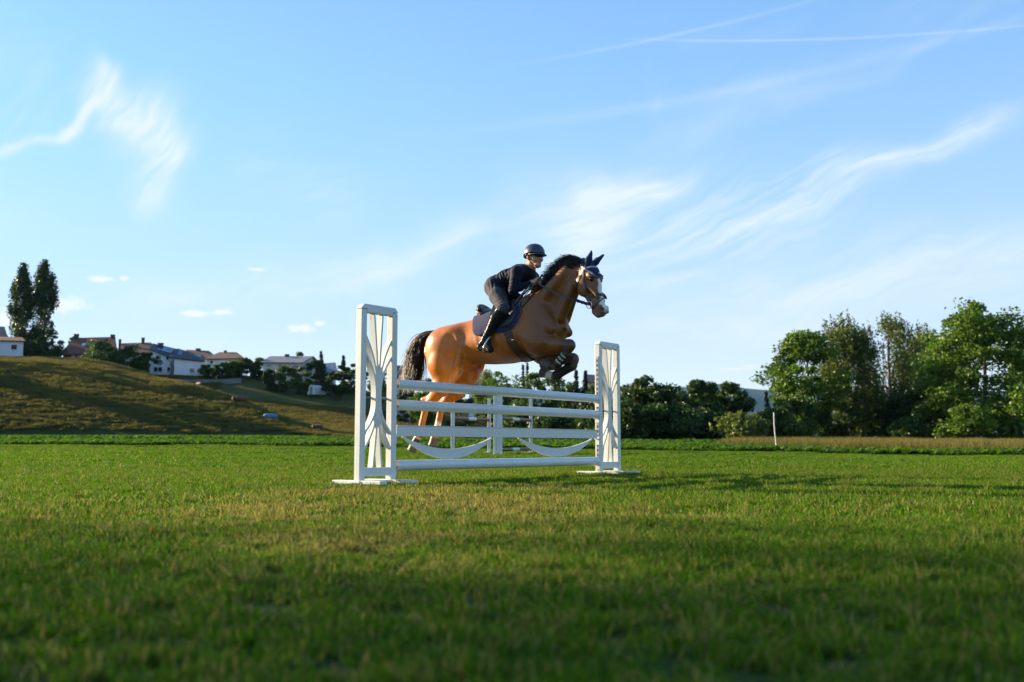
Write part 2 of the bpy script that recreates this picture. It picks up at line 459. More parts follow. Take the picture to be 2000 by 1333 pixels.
# ------------------------------------------------------------------ far wooded ridge, blue with distance
hx = np.linspace(-2000, 9000, 160)
MY = 8000.0
def ridge(x, y0):
    px = 1000 + FPX * x / MY
    py = np.interp(px, [600, 1100, 1300, 1340, 1385, 1420, 1450, 1480, 1510, 1560, 1700, 2000, 2600], [800, 775, 757, 758, 752, 752, 759, 761, 762, 768, 775, 765, 770])
    return CAM_H + (872 - py) / FPX * MY + 5 * np.sin(x * .005)
rows = []
for k, (dy, f) in enumerate(((-1000, .0), (-600, .45), (-250, .85), (0, 1.0), (400, .7), (800, .3))):
    rows.append(np.stack([hx * (MY + dy) / MY, np.full_like(hx, MY + dy), ridge(hx, MY) * f - 2 * (f == 0)], -1))
rv = np.concatenate(rows); nn = len(hx); rid = np.arange(len(rv)).reshape(-1, nn)
rq = np.stack([rid[:-1, :-1], rid[:-1, 1:], rid[1:, 1:], rid[1:, :-1]], -1).reshape(-1, 4)
tag(obj('hills', np_mesh('hills', rv, rq), plain('far_forest', (.035, .055, .030), .95, .3, .004, spec=.1), smooth=True), 'long blue ridge on the horizon', 'hills', kind='structure')
# ------------------------------------------------------------------ uncountable greenery: turf, crop leaves, tall grass
def scatter(name, protos, P, rotz, scl, pick, label, cat, parent=None, tilt=None):
    """one object of instanced tufts (geometry nodes) standing on given points"""
    col = bpy.data.collections.new(name + '_tufts')
    for i, (me, mt) in enumerate(protos):
        o = bpy.data.objects.new('%s_tuft_%02d' % (name, i), me)
        if not me.materials: me.materials.append(mt)
        col.objects.link(o)
    me = bpy.data.meshes.new(name); me.vertices.add(len(P)); me.vertices.foreach_set('co', np.asarray(P, np.float32).ravel())
    rot = np.zeros((len(P), 3), np.float32); rot[:, 2] = rotz
    if tilt is not None: rot[:, 0] = tilt
    s = np.asarray(scl, np.float32)
    if s.ndim == 1: s = np.repeat(s[:, None], 3, 1)
    a = me.attributes.new('rot', 'FLOAT_VECTOR', 'POINT'); a.data.foreach_set('vector', rot.ravel())
    a = me.attributes.new('scl', 'FLOAT_VECTOR', 'POINT'); a.data.foreach_set('vector', s.ravel())
    a = me.attributes.new('pick', 'INT', 'POINT'); a.data.foreach_set('value', np.asarray(pick, np.int32))
    o = obj(name, me)
    ng = bpy.data.node_groups.new(name + '_scatter', 'GeometryNodeTree')
    ng.interface.new_socket('Geometry', in_out='INPUT', socket_type='NodeSocketGeometry'); ng.interface.new_socket('Geometry', in_out='OUTPUT', socket_type='NodeSocketGeometry')
    gi = ng.nodes.new('NodeGroupInput'); go = ng.nodes.new('NodeGroupOutput')
    ip = ng.nodes.new('GeometryNodeInstanceOnPoints'); ci = ng.nodes.new('GeometryNodeCollectionInfo')
    ci.inputs['Collection'].default_value = col; ci.inputs['Separate Children'].default_value = True; ci.inputs['Reset Children'].default_value = True
    ip.inputs['Pick Instance'].default_value = True
    def na(nm, ty):
        n = ng.nodes.new('GeometryNodeInputNamedAttribute'); n.data_type = ty; n.inputs['Name'].default_value = nm; return n.outputs[0]
    ng.links.new(gi.outputs[0], ip.inputs['Points']); ng.links.new(ci.outputs[0], ip.inputs['Instance'])
    ng.links.new(na('pick', 'INT'), ip.inputs['Instance Index']); ng.links.new(na('rot', 'FLOAT_VECTOR'), ip.inputs['Rotation']); ng.links.new(na('scl', 'FLOAT_VECTOR'), ip.inputs['Scale'])
    ng.links.new(ip.outputs[0], go.inputs[0])
    md = o.modifiers.new('tufts', 'NODES'); md.node_group = ng
    return tag(o, label, cat, kind='stuff')


def blade_mesh(name, n, side, h0, h1, w0, w1, lean, seed, dry=.2, curve=.6, clump=0):
    """n tapering bent blades on a square of the given side; 'col' r = dryness, g = tone, b = height along blade"""
    r = np.random.default_rng(seed)
    if clump:
        c = r.uniform(-.5, .5, (clump, 2)) * side; b = c[r.integers(0, clump, n)] + r.normal(0, side * .5 / math.sqrt(clump) * .7, (n, 2))
    else: b = r.uniform(-.5, .5, (n, 2)) * side
    h = r.uniform(h0, h1, n) * (1 - .35 * r.random(n) ** 3); w = r.uniform(w0, w1, n); a = r.uniform(0, 2 * np.pi, n); f = r.uniform(0, 2 * np.pi, n)
    ln = np.abs(r.normal(0, lean, n)) * h
    d = np.stack([np.cos(a), np.sin(a)], 1); s = np.stack([np.cos(f), np.sin(f)], 1) * (w / 2)[:, None]
    rows = []
    for tt, ww in ((0, 1.0), (.5, .9), (1.0, .12)):
        off = d * (ln * tt ** (1 + curve))[:, None]
        z = h * (tt - .25 * tt * tt * np.minimum(ln / h, 1.2))
        for sg in (-1, 1): rows.append(np.concatenate([b + off + sg * s * ww, z[:, None]], 1))
    V = np.stack(rows, 1)                                  # n,6,3
    k = (np.arange(n) * 6)[:, None]
    Q = np.concatenate([k + [0, 1, 3, 2], k + [2, 3, 5, 4]])
    dr = (r.random(n) < dry) * r.uniform(.5, 1, n) + (r.random(n) * .15)
    c = np.zeros((n, 6, 4), np.float32); c[..., 0] = dr[:, None]; c[..., 1] = r.random(n)[:, None]; c[..., 2] = np.array([0, 0, .5, .5, 1, 1]); c[..., 3] = 1
    return np_mesh(name, V.reshape(-1, 3), Q, c.reshape(-1, 4))


def leaf_shader(t, out, colour, rough=.5, trans=.35, spec=.3, trans_tint=(1.15, 1.25, .55)):
    """thin leaf: reflects and lets light through"""
    b = t.n('ShaderNodeBsdfPrincipled'); b.inputs['Roughness'].default_value = rough; b.inputs['Specular IOR Level'].default_value = spec
    t.l(colour, b.inputs['Base Color'])
    tr = t.n('ShaderNodeBsdfTranslucent'); t.l(t.mix(1.0, colour, trans_tint, 'MULTIPLY'), tr.inputs[0])
    mx = t.n('ShaderNodeMixShader'); mx.inputs[0].default_value = trans
    t.l(b.outputs[0], mx.inputs[1]); t.l(tr.outputs[0], mx.inputs[2]); t.l(mx.outputs[0], out.inputs[0])


turf_mat, t, out = new_mat('turf_blades')
geo = t.n('ShaderNodeNewGeometry'); at_ = t.n('ShaderNodeAttribute', attribute_name='col')
asep = t.n('ShaderNodeSeparateColor'); t.l(at_.outputs['Color'], asep.inputs[0])
sep, flat, n1, n2, n3, worn = field_nodes(t, geo.outputs['Position'])
green = t.mix(asep.outputs[1], (.024, .088, .0015), (.078, .175, .003))
green = t.mix(t.ramp(n3, [(.35, 0.0), (.65, 1.0)]), green, t.mix(asep.outputs[1], (.042, .112, .002), (.108, .198, .005)))
straw = t.mix(asep.outputs[1], (.085, .075, .018), (.33, .28, .11))
d1 = t.math('ADD', asep.outputs[0], t.math('MULTIPLY', worn, .70))
dr = t.ramp(t.math('MULTIPLY_ADD', asep.outputs[1], .35, d1), [(.62, 0.0), (.95, 1.0)])
leaf_shader(t, out, t.mix(dr, green, straw), .6, .40, .12)

def in_view(x, y, m=1.0): return np.abs(x) < y * .56 + m
def turf_points(y0, y1, step):
    ys = np.arange(y0, y1, step); P = []
    for y in ys:
        xm = y * .62 + 2.4 + step
        xs = np.arange(-xm, xm + step, step); P.append(np.stack([xs, np.full_like(xs, y)], 1))
    P = np.concatenate(P); return P
pr = [(blade_mesh('turf_near_%d' % i, 5200, .52, .014, .046, .0026, .0056, .9, 20 + i, .24, clump=70), turf_mat) for i in range(4)]
pm = [(blade_mesh('turf_mid_%d' % i, 4200, 1.04, .016, .050, .006, .010, .7, 40 + i, .22, clump=160), turf_mat) for i in range(3)]
pf = [(blade_mesh('turf_far_%d' % i, 3800, 2.1, .022, .058, .014, .026, .7, 60 + i, .15, clump=220), turf_mat) for i in range(3)]
pts, pk, sc_ = [], [], []
A = turf_points(.7, 5.2, .5); B = turf_points(5.2, 15.2, 1.0); Cc = turf_points(15.7, 52, 2.0)
Cc = Cc[crop_edge(Cc[:, 0], Cc[:, 1]) < .9]
r_ = np.random.default_rng(5)
pick = np.concatenate([r_.integers(0, 4, len(A)), 4 + r_.integers(0, 3, len(B)), 7 + r_.integers(0, 3, len(Cc))])
xy = np.concatenate([A, B, Cc])
P = np.column_stack([xy, gz(xy[:, 0], xy[:, 1]) - .006])
scl = np.ones((len(P), 3)); scl[:, 2] = r_.uniform(.9, 1.12, len(P))
scatter('grass', pr + pm + pf, P, r_.integers(0, 4, len(P)) * math.pi / 2, scl, pick, 'short mown grass of the riding field', 'grass')

# taller weeds and seed stalks here and there in the turf
wk = [(blade_mesh('weed_%d' % i, 60, .10, .06, .125, .003, .0055, .6, 80 + i, .5), turf_mat) for i in range(3)] + [(blade_mesh('rosette_%d' % i, 16, .05, .03, .06, .010, .018, 1.3, 84 + i, .0, .4), turf_mat) for i in range(3)]
n = 2600
y = np.sqrt(r_.uniform(1.2 ** 2, 17 ** 2, n)); x = r_.uniform(-1, 1, n) * (y * .56 + .5)
keep_ = (np.hypot(x - .3, y - 9) > 1.2)
x, y = x[keep_], y[keep_]
scatter('weeds', wk, np.column_stack([x, y, gz(x, y) - .005]), r_.uniform(0, 6.28, len(x)), r_.uniform(.45, .95, len(x)), r_.integers(0, 6, len(x)), 'sparse taller weeds standing in the turf', 'weeds')

# ---- leafy crop beyond the turf
def crop_mesh(name, side, n, seed, big=1.0):
    r = np.random.default_rng(seed); V, Q, Cl = [], [], []
    for i in range(n):
        b = r.uniform(-.5, .5, 2) * side; k = r.integers(6, 10)
        for j in range(k):
            a = r.uniform(0, 6.28); L = r.uniform(.20, .36) * big; w = r.uniform(.045, .08) * big; el = r.uniform(.5, 1.35)
            d = np.array((math.cos(a), math.sin(a))); s = np.array((-d[1], d[0]))
            p = len(V) * 0 + sum(len(v) for v in V) if False else None
            rows = []
            for tt, ww in ((0.05, .25), (.45, 1.0), (.8, .8), (1.0, .1)):
                rr = L * tt * math.cos(el) + L * .35 * tt * tt; z = L * tt * math.sin(el) * 1.25 - L * .45 * tt ** 2.2 + .02
                for sg in (-1, 1): rows.append((*(b + d * rr + s * sg * w * ww), z + .02 * sg * ww * r.uniform(-1, 1)))
            V.append(rows); tone = r.random(); Cl.append([(0, tone, tt, 1) for tt in (0, 0, .4, .4, .8, .8, 1, 1)])
    V = np.array(V); m = len(V); k = (np.arange(m) * 8)[:, None]
    Q = np.concatenate([k + [0, 1, 3, 2], k + [2, 3, 5, 4], k + [4, 5, 7, 6]])
    return np_mesh(name, V.reshape(-1, 3), Q, np.array(Cl).reshape(-1, 4))
crop_mat, t, out = new_mat('crop_leaves')
at_ = t.n('ShaderNodeAttribute', attribute_name='col'); asep = t.n('ShaderNodeSeparateColor'); t.l(at_.outputs['Color'], asep.inputs[0])
geo = t.n('ShaderNodeNewGeometry'); nz = t.noise(geo.outputs['Position'], .15, 3)
c = t.mix(asep.outputs[1], (.038, .105, .008), (.085, .165, .014)); c = t.mix(t.ramp(nz, [(.4, 0.0), (.65, .6)]), c, (.10, .18, .016))
leaf_shader(t, out, c, .6, .42, .15)
cp = [(crop_mesh('crop_near_%d' % i, 1.6, 34, 100 + i), crop_mat) for i in range(3)] + [(crop_mesh('crop_far_%d' % i, 4.2, 70, 120 + i, 1.5), crop_mat) for i in range(3)]
P1, P2 = [], []
for yy in np.arange(34, 66, 1.5):
    xs = np.arange(-yy * .75 - 2, yy * .62 + 2, 1.5); e = crop_edge(xs, yy)
    m = (e > .7) & ~((xs / yy > .235) & (e > 13 - 14 * (xs / yy - .235)))
    P1.append(np.column_stack([xs, np.full_like(xs, yy)])[m])
for yy in np.arange(66, 139, 4.0):
    xs = np.arange(-yy * .85 - 2, yy * .20, 4.0); P2.append(np.column_stack([xs, np.full_like(xs, yy)]))
P1 = np.concatenate(P1); P2 = np.concatenate(P2)
xy = np.concatenate([P1, P2]) + r_.uniform(-.25, .25, (len(P1) + len(P2), 2))
P = np.column_stack([xy, gz(xy[:, 0], xy[:, 1])])
pick = np.concatenate([r_.integers(0, 3, len(P1)), 3 + r_.integers(0, 3, len(P2))])
scl = np.concatenate([r_.uniform(.75, 1.05, len(P1)), r_.uniform(.85, 1.1, len(P2))])
scatter('crop', cp, P, r_.uniform(0, 6.28, len(P)), scl, pick, 'rows of low leafy green crop beyond the turf', 'crop')

# ---- tall dry grass: verge below the trees on the right, and tufts over the hillside
tall_mat, t, out = new_mat('tall_dry_grass')
at_ = t.n('ShaderNodeAttribute', attribute_name='col'); asep = t.n('ShaderNodeSeparateColor'); t.l(at_.outputs['Color'], asep.inputs[0])
geo = t.n('ShaderNodeNewGeometry'); nz = t.noise(geo.outputs['Position'], .12, 4, .6)
up = t.mix(asep.outputs[1], (.105, .100, .024), (.205, .180, .055)); lowc = t.mix(asep.outputs[1], (.040, .068, .012), (.085, .105, .022))
c = t.mix(t.math('ADD', asep.outputs[2], t.math('MULTIPLY_ADD', nz, 1.0, -.45), clamp=True), lowc, up)
leaf_shader(t, out, c, .7, .35, .15, (1.1, 1.0, .7))
tp = [(blade_mesh('tall_grass_%d' % i, 420, 1.5, .28, .70, .012, .030, .35, 140 + i, .5, clump=30), tall_mat) for i in range(4)]
hp_ = [(blade_mesh('hill_grass_%d' % i, 300, 2.4, .16, .45, .03, .055, .5, 150 + i, .5, clump=26), tall_mat) for i in range(4)]
P1 = []
for yy in np.arange(46, 122, 1.3):
    xs = np.arange(yy * .225, yy * .62 + 2, 1.3); e = crop_edge(xs, yy); xs = xs[e > 13.2 - 14 * np.clip(xs / yy - .235, 0, 1) + 2 * np.sin(xs * .5)]
    P1.append(np.column_stack([xs, np.full_like(xs, yy)]))
P2 = []
_y = np.sqrt(r_.uniform(143.0 ** 2, 214.0 ** 2, 18000)); _x = _y * r_.uniform(-.85, 0.0, 18000); _k = ~((_x > -60) & (_y > 190)); P2.append(np.column_stack([_x, _y])[_k])
P1 = np.concatenate(P1); P2 = np.concatenate(P2); 
xy1 = P1 + r_.uniform(-.6, .6, P1.shape); xy2 = P2 + r_.uniform(-.9, .9, P2.shape)
scatter('tall_grass', tp, np.column_stack([xy1, gz(xy1[:, 0], xy1[:, 1])]), r_.uniform(0, 6.28, len(xy1)), np.column_stack([np.ones(len(xy1))] * 2 + [r_.uniform(.45, 1.1, len(xy1))]), r_.integers(0, 4, len(xy1)), 'tall straw-coloured grass along the verge below the trees', 'tall grass')
scatter('hill_grass', hp_, np.column_stack([xy2, gz(xy2[:, 0], xy2[:, 1]) - .02]), r_.uniform(0, 6.28, len(xy2)), r_.uniform(.6, 1.15, len(xy2)), r_.integers(0, 4, len(xy2)), 'dry tufted grass over the hillside', 'hill grass')
# ------------------------------------------------------------------ the white jump
F_A = Vector((-1.10, 9.30, 0)); F_D = Vector((.598, .8015, 0)).normalized(); F_N = Vector((F_D.y, -F_D.x, 0)); F_Z = Vector((0, 0, 1))
def FP(s, z, n=0.0): return F_A + F_D * s + F_N * n + F_Z * z
white_paint = plain('white_paint', (.66, .68, .64), .42, .05, 3, bump=.05, bscale=25, spec=.45, dirt=(.48, .49, .42), specks=(70, .70, (.20, .19, .16)))
pole_paint = plain('pole_paint', (.67, .70, .69), .30, .05, 4, spec=.5, dirt=(.50, .51, .47), specks=(55, .71, (.16, .15, .14)))
grey_rod = plain('grey_rod', (.10, .12, .14), .45, .15, 30)
zinc = plain('zinc', (.42, .43, .43), .4, .2, 40, metallic=.8)
wood_end = plain('wood_end', (.28, .17, .10), .8, .3, 60)
FAX = (F_D, F_N, F_Z)
PW, PH = .068, 1.65                                             # post size, height of a standard
def std_box(c, half, w=.004): return bevelled(box_geo(c, half, FAX), w, 2)


def standard(s0, s1, inner, label):
    """wing between s0 and s1 along the fence; inner = the side that carries the poles"""
    root = empty('jump_standard', FP((s0 + s1) / 2, 0), label, 'jump standard', 'standards of the white jump')
    a, b = s0 + PW / 2, s1 - PW / 2
    add = lambda nm, g, m=white_paint, sm=False: keep(obj(nm, g, m, smooth=sm), root)
    for c in (a, b): add('post', std_box(FP(c, (PH - .05) / 2 + .032), (PW / 2, PW / 2, (PH - .05) / 2 - .032)))
    # top rail with clipped corners
    z0, z1, ch = PH - .075, PH, .034
    prof = [(s0, z0 + .03), (s0, z1 - ch), (s0 + ch, z1), (s1 - ch, z1), (s1, z1 - ch), (s1, z0 + .03), (s1 - PW, z0 + .03), (s1 - PW, z0), (s0 + PW, z0), (s0 + PW, z0 + .03)]
    V = [FP(s, z, n) for n in (-PW / 2 - .002, PW / 2 + .002) for s, z in prof]; k = len(prof)
    add('top_rail', bevelled((V, [tuple(range(k)), tuple(reversed(range(k, 2 * k)))] + [(i, (i + 1) % k + 0, (i + 1) % k + k, i + k) for i in range(k)]), .003, 2))
    add('bottom_rail', std_box(FP((s0 + s1) / 2, .135), ((s1 - s0) / 2 - PW - .002, PW / 2 - .006, .038)))
    add('base_plank', std_box(FP((s0 + s1) / 2, .047), ((s1 - s0) / 2 + .02, .055, .011)))
    for c in (a, b): add('foot', std_box(FP(c, .045), (.045, .30, .0155)))
    # sheaf of bowed slats, pinched at the middle
    i0, i1 = s0 + PW, s1 - PW; mid = (s0 + s1) / 2; zm = PH * .485; z_lo, z_hi = .173, PH - .075
    W = i1 - i0; th = .0100; dp = .031
    ends = [(-.5, .52, -.5, .50), (-.5, .72, -.5, .73), (-.20, 1.0, -.17, 1.0), (.13, 1.0, .16, 1.0), (.5, .70, .5, .72), (.5, .50, .5, .50)]
    for q, (xt, ft, xb, fb) in enumerate(ends):
        off = (q - 2.5) * .0108
        P = []
        for u in np.linspace(-1, 1, 29):
            hgt = (z_hi - zm) * ft if u > 0 else (zm - z_lo) * fb
            xe = (xt if u > 0 else xb) * W
            e = abs(u); curved = abs(xt) > .4
            x = off + (xe - off) * ((max(0, e - .12) / .88) ** (2.1 if curved else 1.35))
            P.append((mid + x, zm + u * hgt))
        V, F = [], []
        for j, (x, z) in enumerate(P):
            x2, z2 = P[min(j + 1, 28)]; x1, z1_ = P[max(j - 1, 0)]
            L = math.hypot(x2 - x1, z2 - z1_); nx, nz = (z2 - z1_) / L, -(x2 - x1) / L
            for aa, bb in ((-1, -1), (1, -1), (1, 1), (-1, 1)):
                V.append(FP(min(max(x + nx * th * aa, i0), i1), min(max(z + nz * th * aa, z_lo), z_hi), bb * dp - .004 + .0006 * q))
        for j in range(28):
            for m_ in range(4): F.append((j * 4 + m_, j * 4 + (m_ + 1) % 4, j * 4 + 4 + (m_ + 1) % 4, j * 4 + 4 + m_))
        F += [(3, 2, 1, 0), (112, 113, 114, 115)]
        add('slat', (V, F))
    add('brace_rod', tube_geo([FP(i0 - .01, .805, -.012 - dp), FP(i1 + .01, .805, -.012 - dp)], .011, 8), grey_rod, True)
    # steel keyhole track with its row of holes, on the face towards the poles
    sx = s1 if inner > 0 else s0
    fx = sx + inner * .0025
    add('cup_track', bevelled(box_geo(FP(fx, .80, 0), (.0022, .020, .66), FAX), .0008, 1), zinc)
    hole = plain('track_hole', (.010, .010, .011), .6, .1)
    hm = None
    for j in range(22):
        z = .20 + j * .0575
        if hm is None:
            o = obj('track_hole', bevelled(box_geo((0, 0, 0), (.0012, .0085, .016), FAX), .0006, 1), hole); hm = o.data
        else: o = obj('track_hole', hm)
        o.location = FP(fx + inner * .0024, z, 0); keep(o, root)
    return root


def cup(root, s, z, inner):
    """half-round steel cup and pin on the track"""
    V, F = [], []
    for i in range(11):
        a = math.pi * (1.0 + i / 10)
        for r in (.056, .051):
            for ds in (.010, .055): V.append(FP(s + inner * ds, z + r * math.sin(a), r * math.cos(a)))
    for i in range(10):
        b = i * 4
        F += [(b, b + 1, b + 5, b + 4), (b + 2, b + 6, b + 7, b + 3), (b, b + 4, b + 6, b + 2), (b + 1, b + 3, b + 7, b + 5)]
    F += [(0, 2, 3, 1), (40, 41, 43, 42)]
    keep(obj('jump_cup', (V, F), white_paint, smooth=False), root)
    keep(obj('cup_bracket', bevelled(box_geo(FP(s + inner * .008, z - .045, 0), (.0035, .030, .055), FAX), .001, 1), white_paint), root)


S0, S1 = -.47, 0.0
T0, T1 = 3.585, 4.075
st_l = standard(S0, S1, 1, 'tall white wing standard with fan slats, nearer the camera, behind the horse tail')
st_r = standard(T0, T1, -1, 'tall white wing standard with fan slats, farther away, ahead of the horse')
RAILS = [(.941, 'topmost white round pole of the jump, just under the horse belly'), (.749, 'second white round pole of the jump, between top pole and scalloped plank'), (.186, 'lowest white round pole of the jump, close above the grass')]
for z, lab in RAILS:
    s_a, s_b = S1 + .022, T0 - .022
    V, F = tube_geo([FP(s_a + (s_b - s_a) * t, z, .0) for t in np.linspace(0, 1, 3)], .0495, 28, cap=False)
    root = empty('jump_pole', FP((s_a + s_b) / 2, z - .05), lab, 'pole', 'poles of the white jump')
    keep(obj('pole', (V, F), pole_paint, smooth=True), root)
    for e, sg in ((s_a, 1), (s_b, -1)):
        P = [FP(e + sg * .0006, z) + (F_N * math.cos(a) + F_Z * math.sin(a)) * .0485 for a in np.linspace(0, 2 * math.pi, 24, endpoint=False)]
        keep(obj('end_cap', (P, [tuple(range(24))]), wood_end), root)
    cup(st_l, S1, z, 1); cup(st_r, T0, z, -1)

# plank with two hanging scallops
pk_ = empty('scalloped_plank', FP(1.8, .46), 'white plank with two crescent scallops hanging below it', 'jump plank')
s_a, s_b = S1 + .03, T0 - .03
keep(obj('board', bevelled(box_geo(FP((s_a + s_b) / 2, .506), ((s_b - s_a) / 2, .014, .049), FAX), .004, 2), white_paint), pk_)
keep(obj('top_strip', bevelled(box_geo(FP((s_a + s_b) / 2, .5585), ((s_b - s_a) / 2, .020, .0032), FAX), .001, 1), white_paint), pk_)
def scallop(s0, s1, z_top, drop, thick):
    n = 33; V, F = [], []
    for i in range(n):
        t = -1 + 2 * i / (n - 1); s = (s0 + s1) / 2 + t * (s1 - s0) / 2
        zu = z_top - (drop - thick) * (1 - t * t) ** 1.0; zl = z_top - drop * (1 - abs(t) ** 2.1) - .010
        for nn in (-.010, .010): V += [FP(s, zu, nn), FP(s, zl, nn)]
    for i in range(n - 1):
        b = i * 4
        F += [(b, b + 1, b + 5, b + 4), (b + 2, b + 6, b + 7, b + 3), (b, b + 4, b + 6, b + 2), (b + 1, b + 3, b + 7, b + 5)]
    F += [(0, 2, 3, 1), (4 * n - 4, 4 * n - 3, 4 * n - 1, 4 * n - 2)]
    return V, F
def s_of(px):
    k = (px - 1000) / FPX; return (k * F_A.y - F_A.x) / (F_D.x - k * F_D.y)
keep(obj('scallop', scallop(s_of(787), s_of(960), .4565, .205, .088), white_paint), pk_)
keep(obj('scallop', scallop(s_of(1012), s_of(1155), .4565, .200, .088), white_paint), pk_)
for s, i_ in ((S1, 1), (T0, -1)):
    rt = st_l if i_ > 0 else st_r
    keep(obj('plank_hanger', bevelled(box_geo(FP(s + i_ * .022, .452, 0), (.020, .024, .005), FAX), .001, 1), white_paint), rt)
    keep(obj('cup_bracket', bevelled(box_geo(FP(s + i_ * .008, .43, 0), (.0035, .028, .05), FAX), .001, 1), white_paint), rt)

# ------------------------------------------------------------------ spread jump farther down the field: slim posts and brown-and-white poles
brown_paint = plain('brown_paint', (.16, .060, .035), .45, .2, 8)
def far_post(p, wing, label):
    x, y = p; z = float(gz(x, y))
    root = empty('jump_standard', (x, y, z), label, 'jump standard', 'posts of the far jump')
    ax = (Vector((.95, -.30, 0)), Vector((.30, .95, 0)), F_Z)
    def bx(nm, c, h, m=white_paint): keep(obj(nm, bevelled(box_geo(Vector((x, y, z)) + ax[0] * c[0] + ax[1] * c[1] + F_Z * c[2], h, ax), .004, 1), m), root)
    if wing:
        bx('post', (-.085, 0, .85), (.035, .035, .83)); bx('post', (.085, 0, .85), (.035, .035, .83))
        bx('panel', (0, 0, .85), (.048, .012, .80)); bx('foot', (0, 0, .012), (.20, .06, .018)); bx('bolt', (-.085, -.037, .82), (.012, .004, .012), grey_rod); bx('bolt', (.085, -.037, .82), (.012, .004, .012), grey_rod)
    else:
        bx('post', (0, 0, .85), (.042, .042, .83)); bx('foot', (0, 0, .012), (.25, .045, .018)); bx('foot', (.002, 0, .011), (.045, .25, .015))
        bx('cup_track', (0, -.044, .85), (.018, .002, .70), zinc)
    return root
fp = {'a': (-1.66, 28.0), 'b': (-.71, 31.0), 'c': (-.39, 27.8), 'd': (.585, 31.0)}
far_post(fp['a'], False, 'slim white jump post beyond the fence, leftmost of the far four'); far_post(fp['b'], False, 'slim white jump post holding the right end of the upper brown pole')
far_post(fp['c'], True, 'wide white double jump post beyond the fence, thickest of the far four'); far_post(fp['d'], False, 'slim white jump post beyond the fence, rightmost of the far four')
def far_pole(a, b, z, label, bands):
    A = Vector((*fp[a], float(gz(*fp[a])) + z)); B = Vector((*fp[b], float(gz(*fp[b])) + z))
    d = (B - A).normalized(); A = A + d * .06; B = B - d * .06
    root = empty('jump_pole', A.lerp(B, .5), label, 'pole', 'poles of the far jump')
    for t0, t1, m in bands:
        keep(obj('pole_section', tube_geo([A.lerp(B, t0), A.lerp(B, t1)], .05, 16), m, smooth=False), root)
bw = [(0, .38, brown_paint), (.38, .60, white_paint), (.60, 1, brown_paint)]
far_pole('a', 'b', 1.02, 'brown and white pole at chest height between the two far left posts', bw)
far_pole('c', 'd', 1.02, 'brown and white pole at chest height mostly hidden behind the second white pole', bw)
far_pole('c', 'd', .14, 'dark brown and white pole lying low between the far right posts', bw)
far_pole('c', 'd', .52, 'dark pole half hidden behind the scalloped plank between the far right posts', [(0, .5, plain('mauve_paint', (.13, .10, .12), .5, .2)), (.5, 1, brown_paint)])
# ------------------------------------------------------------------ houses along the top of the hill
def wallm(n, c): return plain(n, c, .85, .06, .6, bump=.05, bscale=8)
W_white = wallm('white_render', (.66, .68, .70)); W_cream = wallm('cream_render', (.55, .50, .42)); W_wood = wallm('dark_timber', (.075, .045, .032)); W_grey = wallm('grey_render', (.42, .44, .46))
R_brown = plain('brown_tiles', (.115, .062, .042), .85, .3, 1.4, bump=.4, bscale=5); R_red = plain('red_brown_tiles', (.17, .068, .042), .85, .3, 1.4, bump=.4, bscale=5)
R_grey = plain('grey_slates', (.19, .19, .20), .7, .2, 1.2, bump=.3, bscale=5); R_dark = plain('dark_slates', (.060, .055, .060), .7, .25, 1.2, bump=.3, bscale=5); R_blue = plain('blue_grey_roof', (.16, .21, .27), .5, .2, 1.2)
glass = plain('window_glass', (.020, .026, .034), .08, .2, 2, spec=.8); frame_m = plain('window_frame', (.60, .60, .58), .6, .05); solar = plain('solar_glass', (.020, .045, .11), .12, .15, 2, spec=.9, coat=.3)


def quadslab(P, th, n=None):
    """thick sheet from four corner points"""
    P = [Vector(p) for p in P]; n = n or (P[1] - P[0]).cross(P[3] - P[0]).normalized()
    V = P + [p - n * th for p in P]
    return V, [(0, 1, 2, 3), (7, 6, 5, 4), (0, 4, 5, 1), (1, 5, 6, 2), (2, 6, 7, 3), (3, 7, 4, 0)]


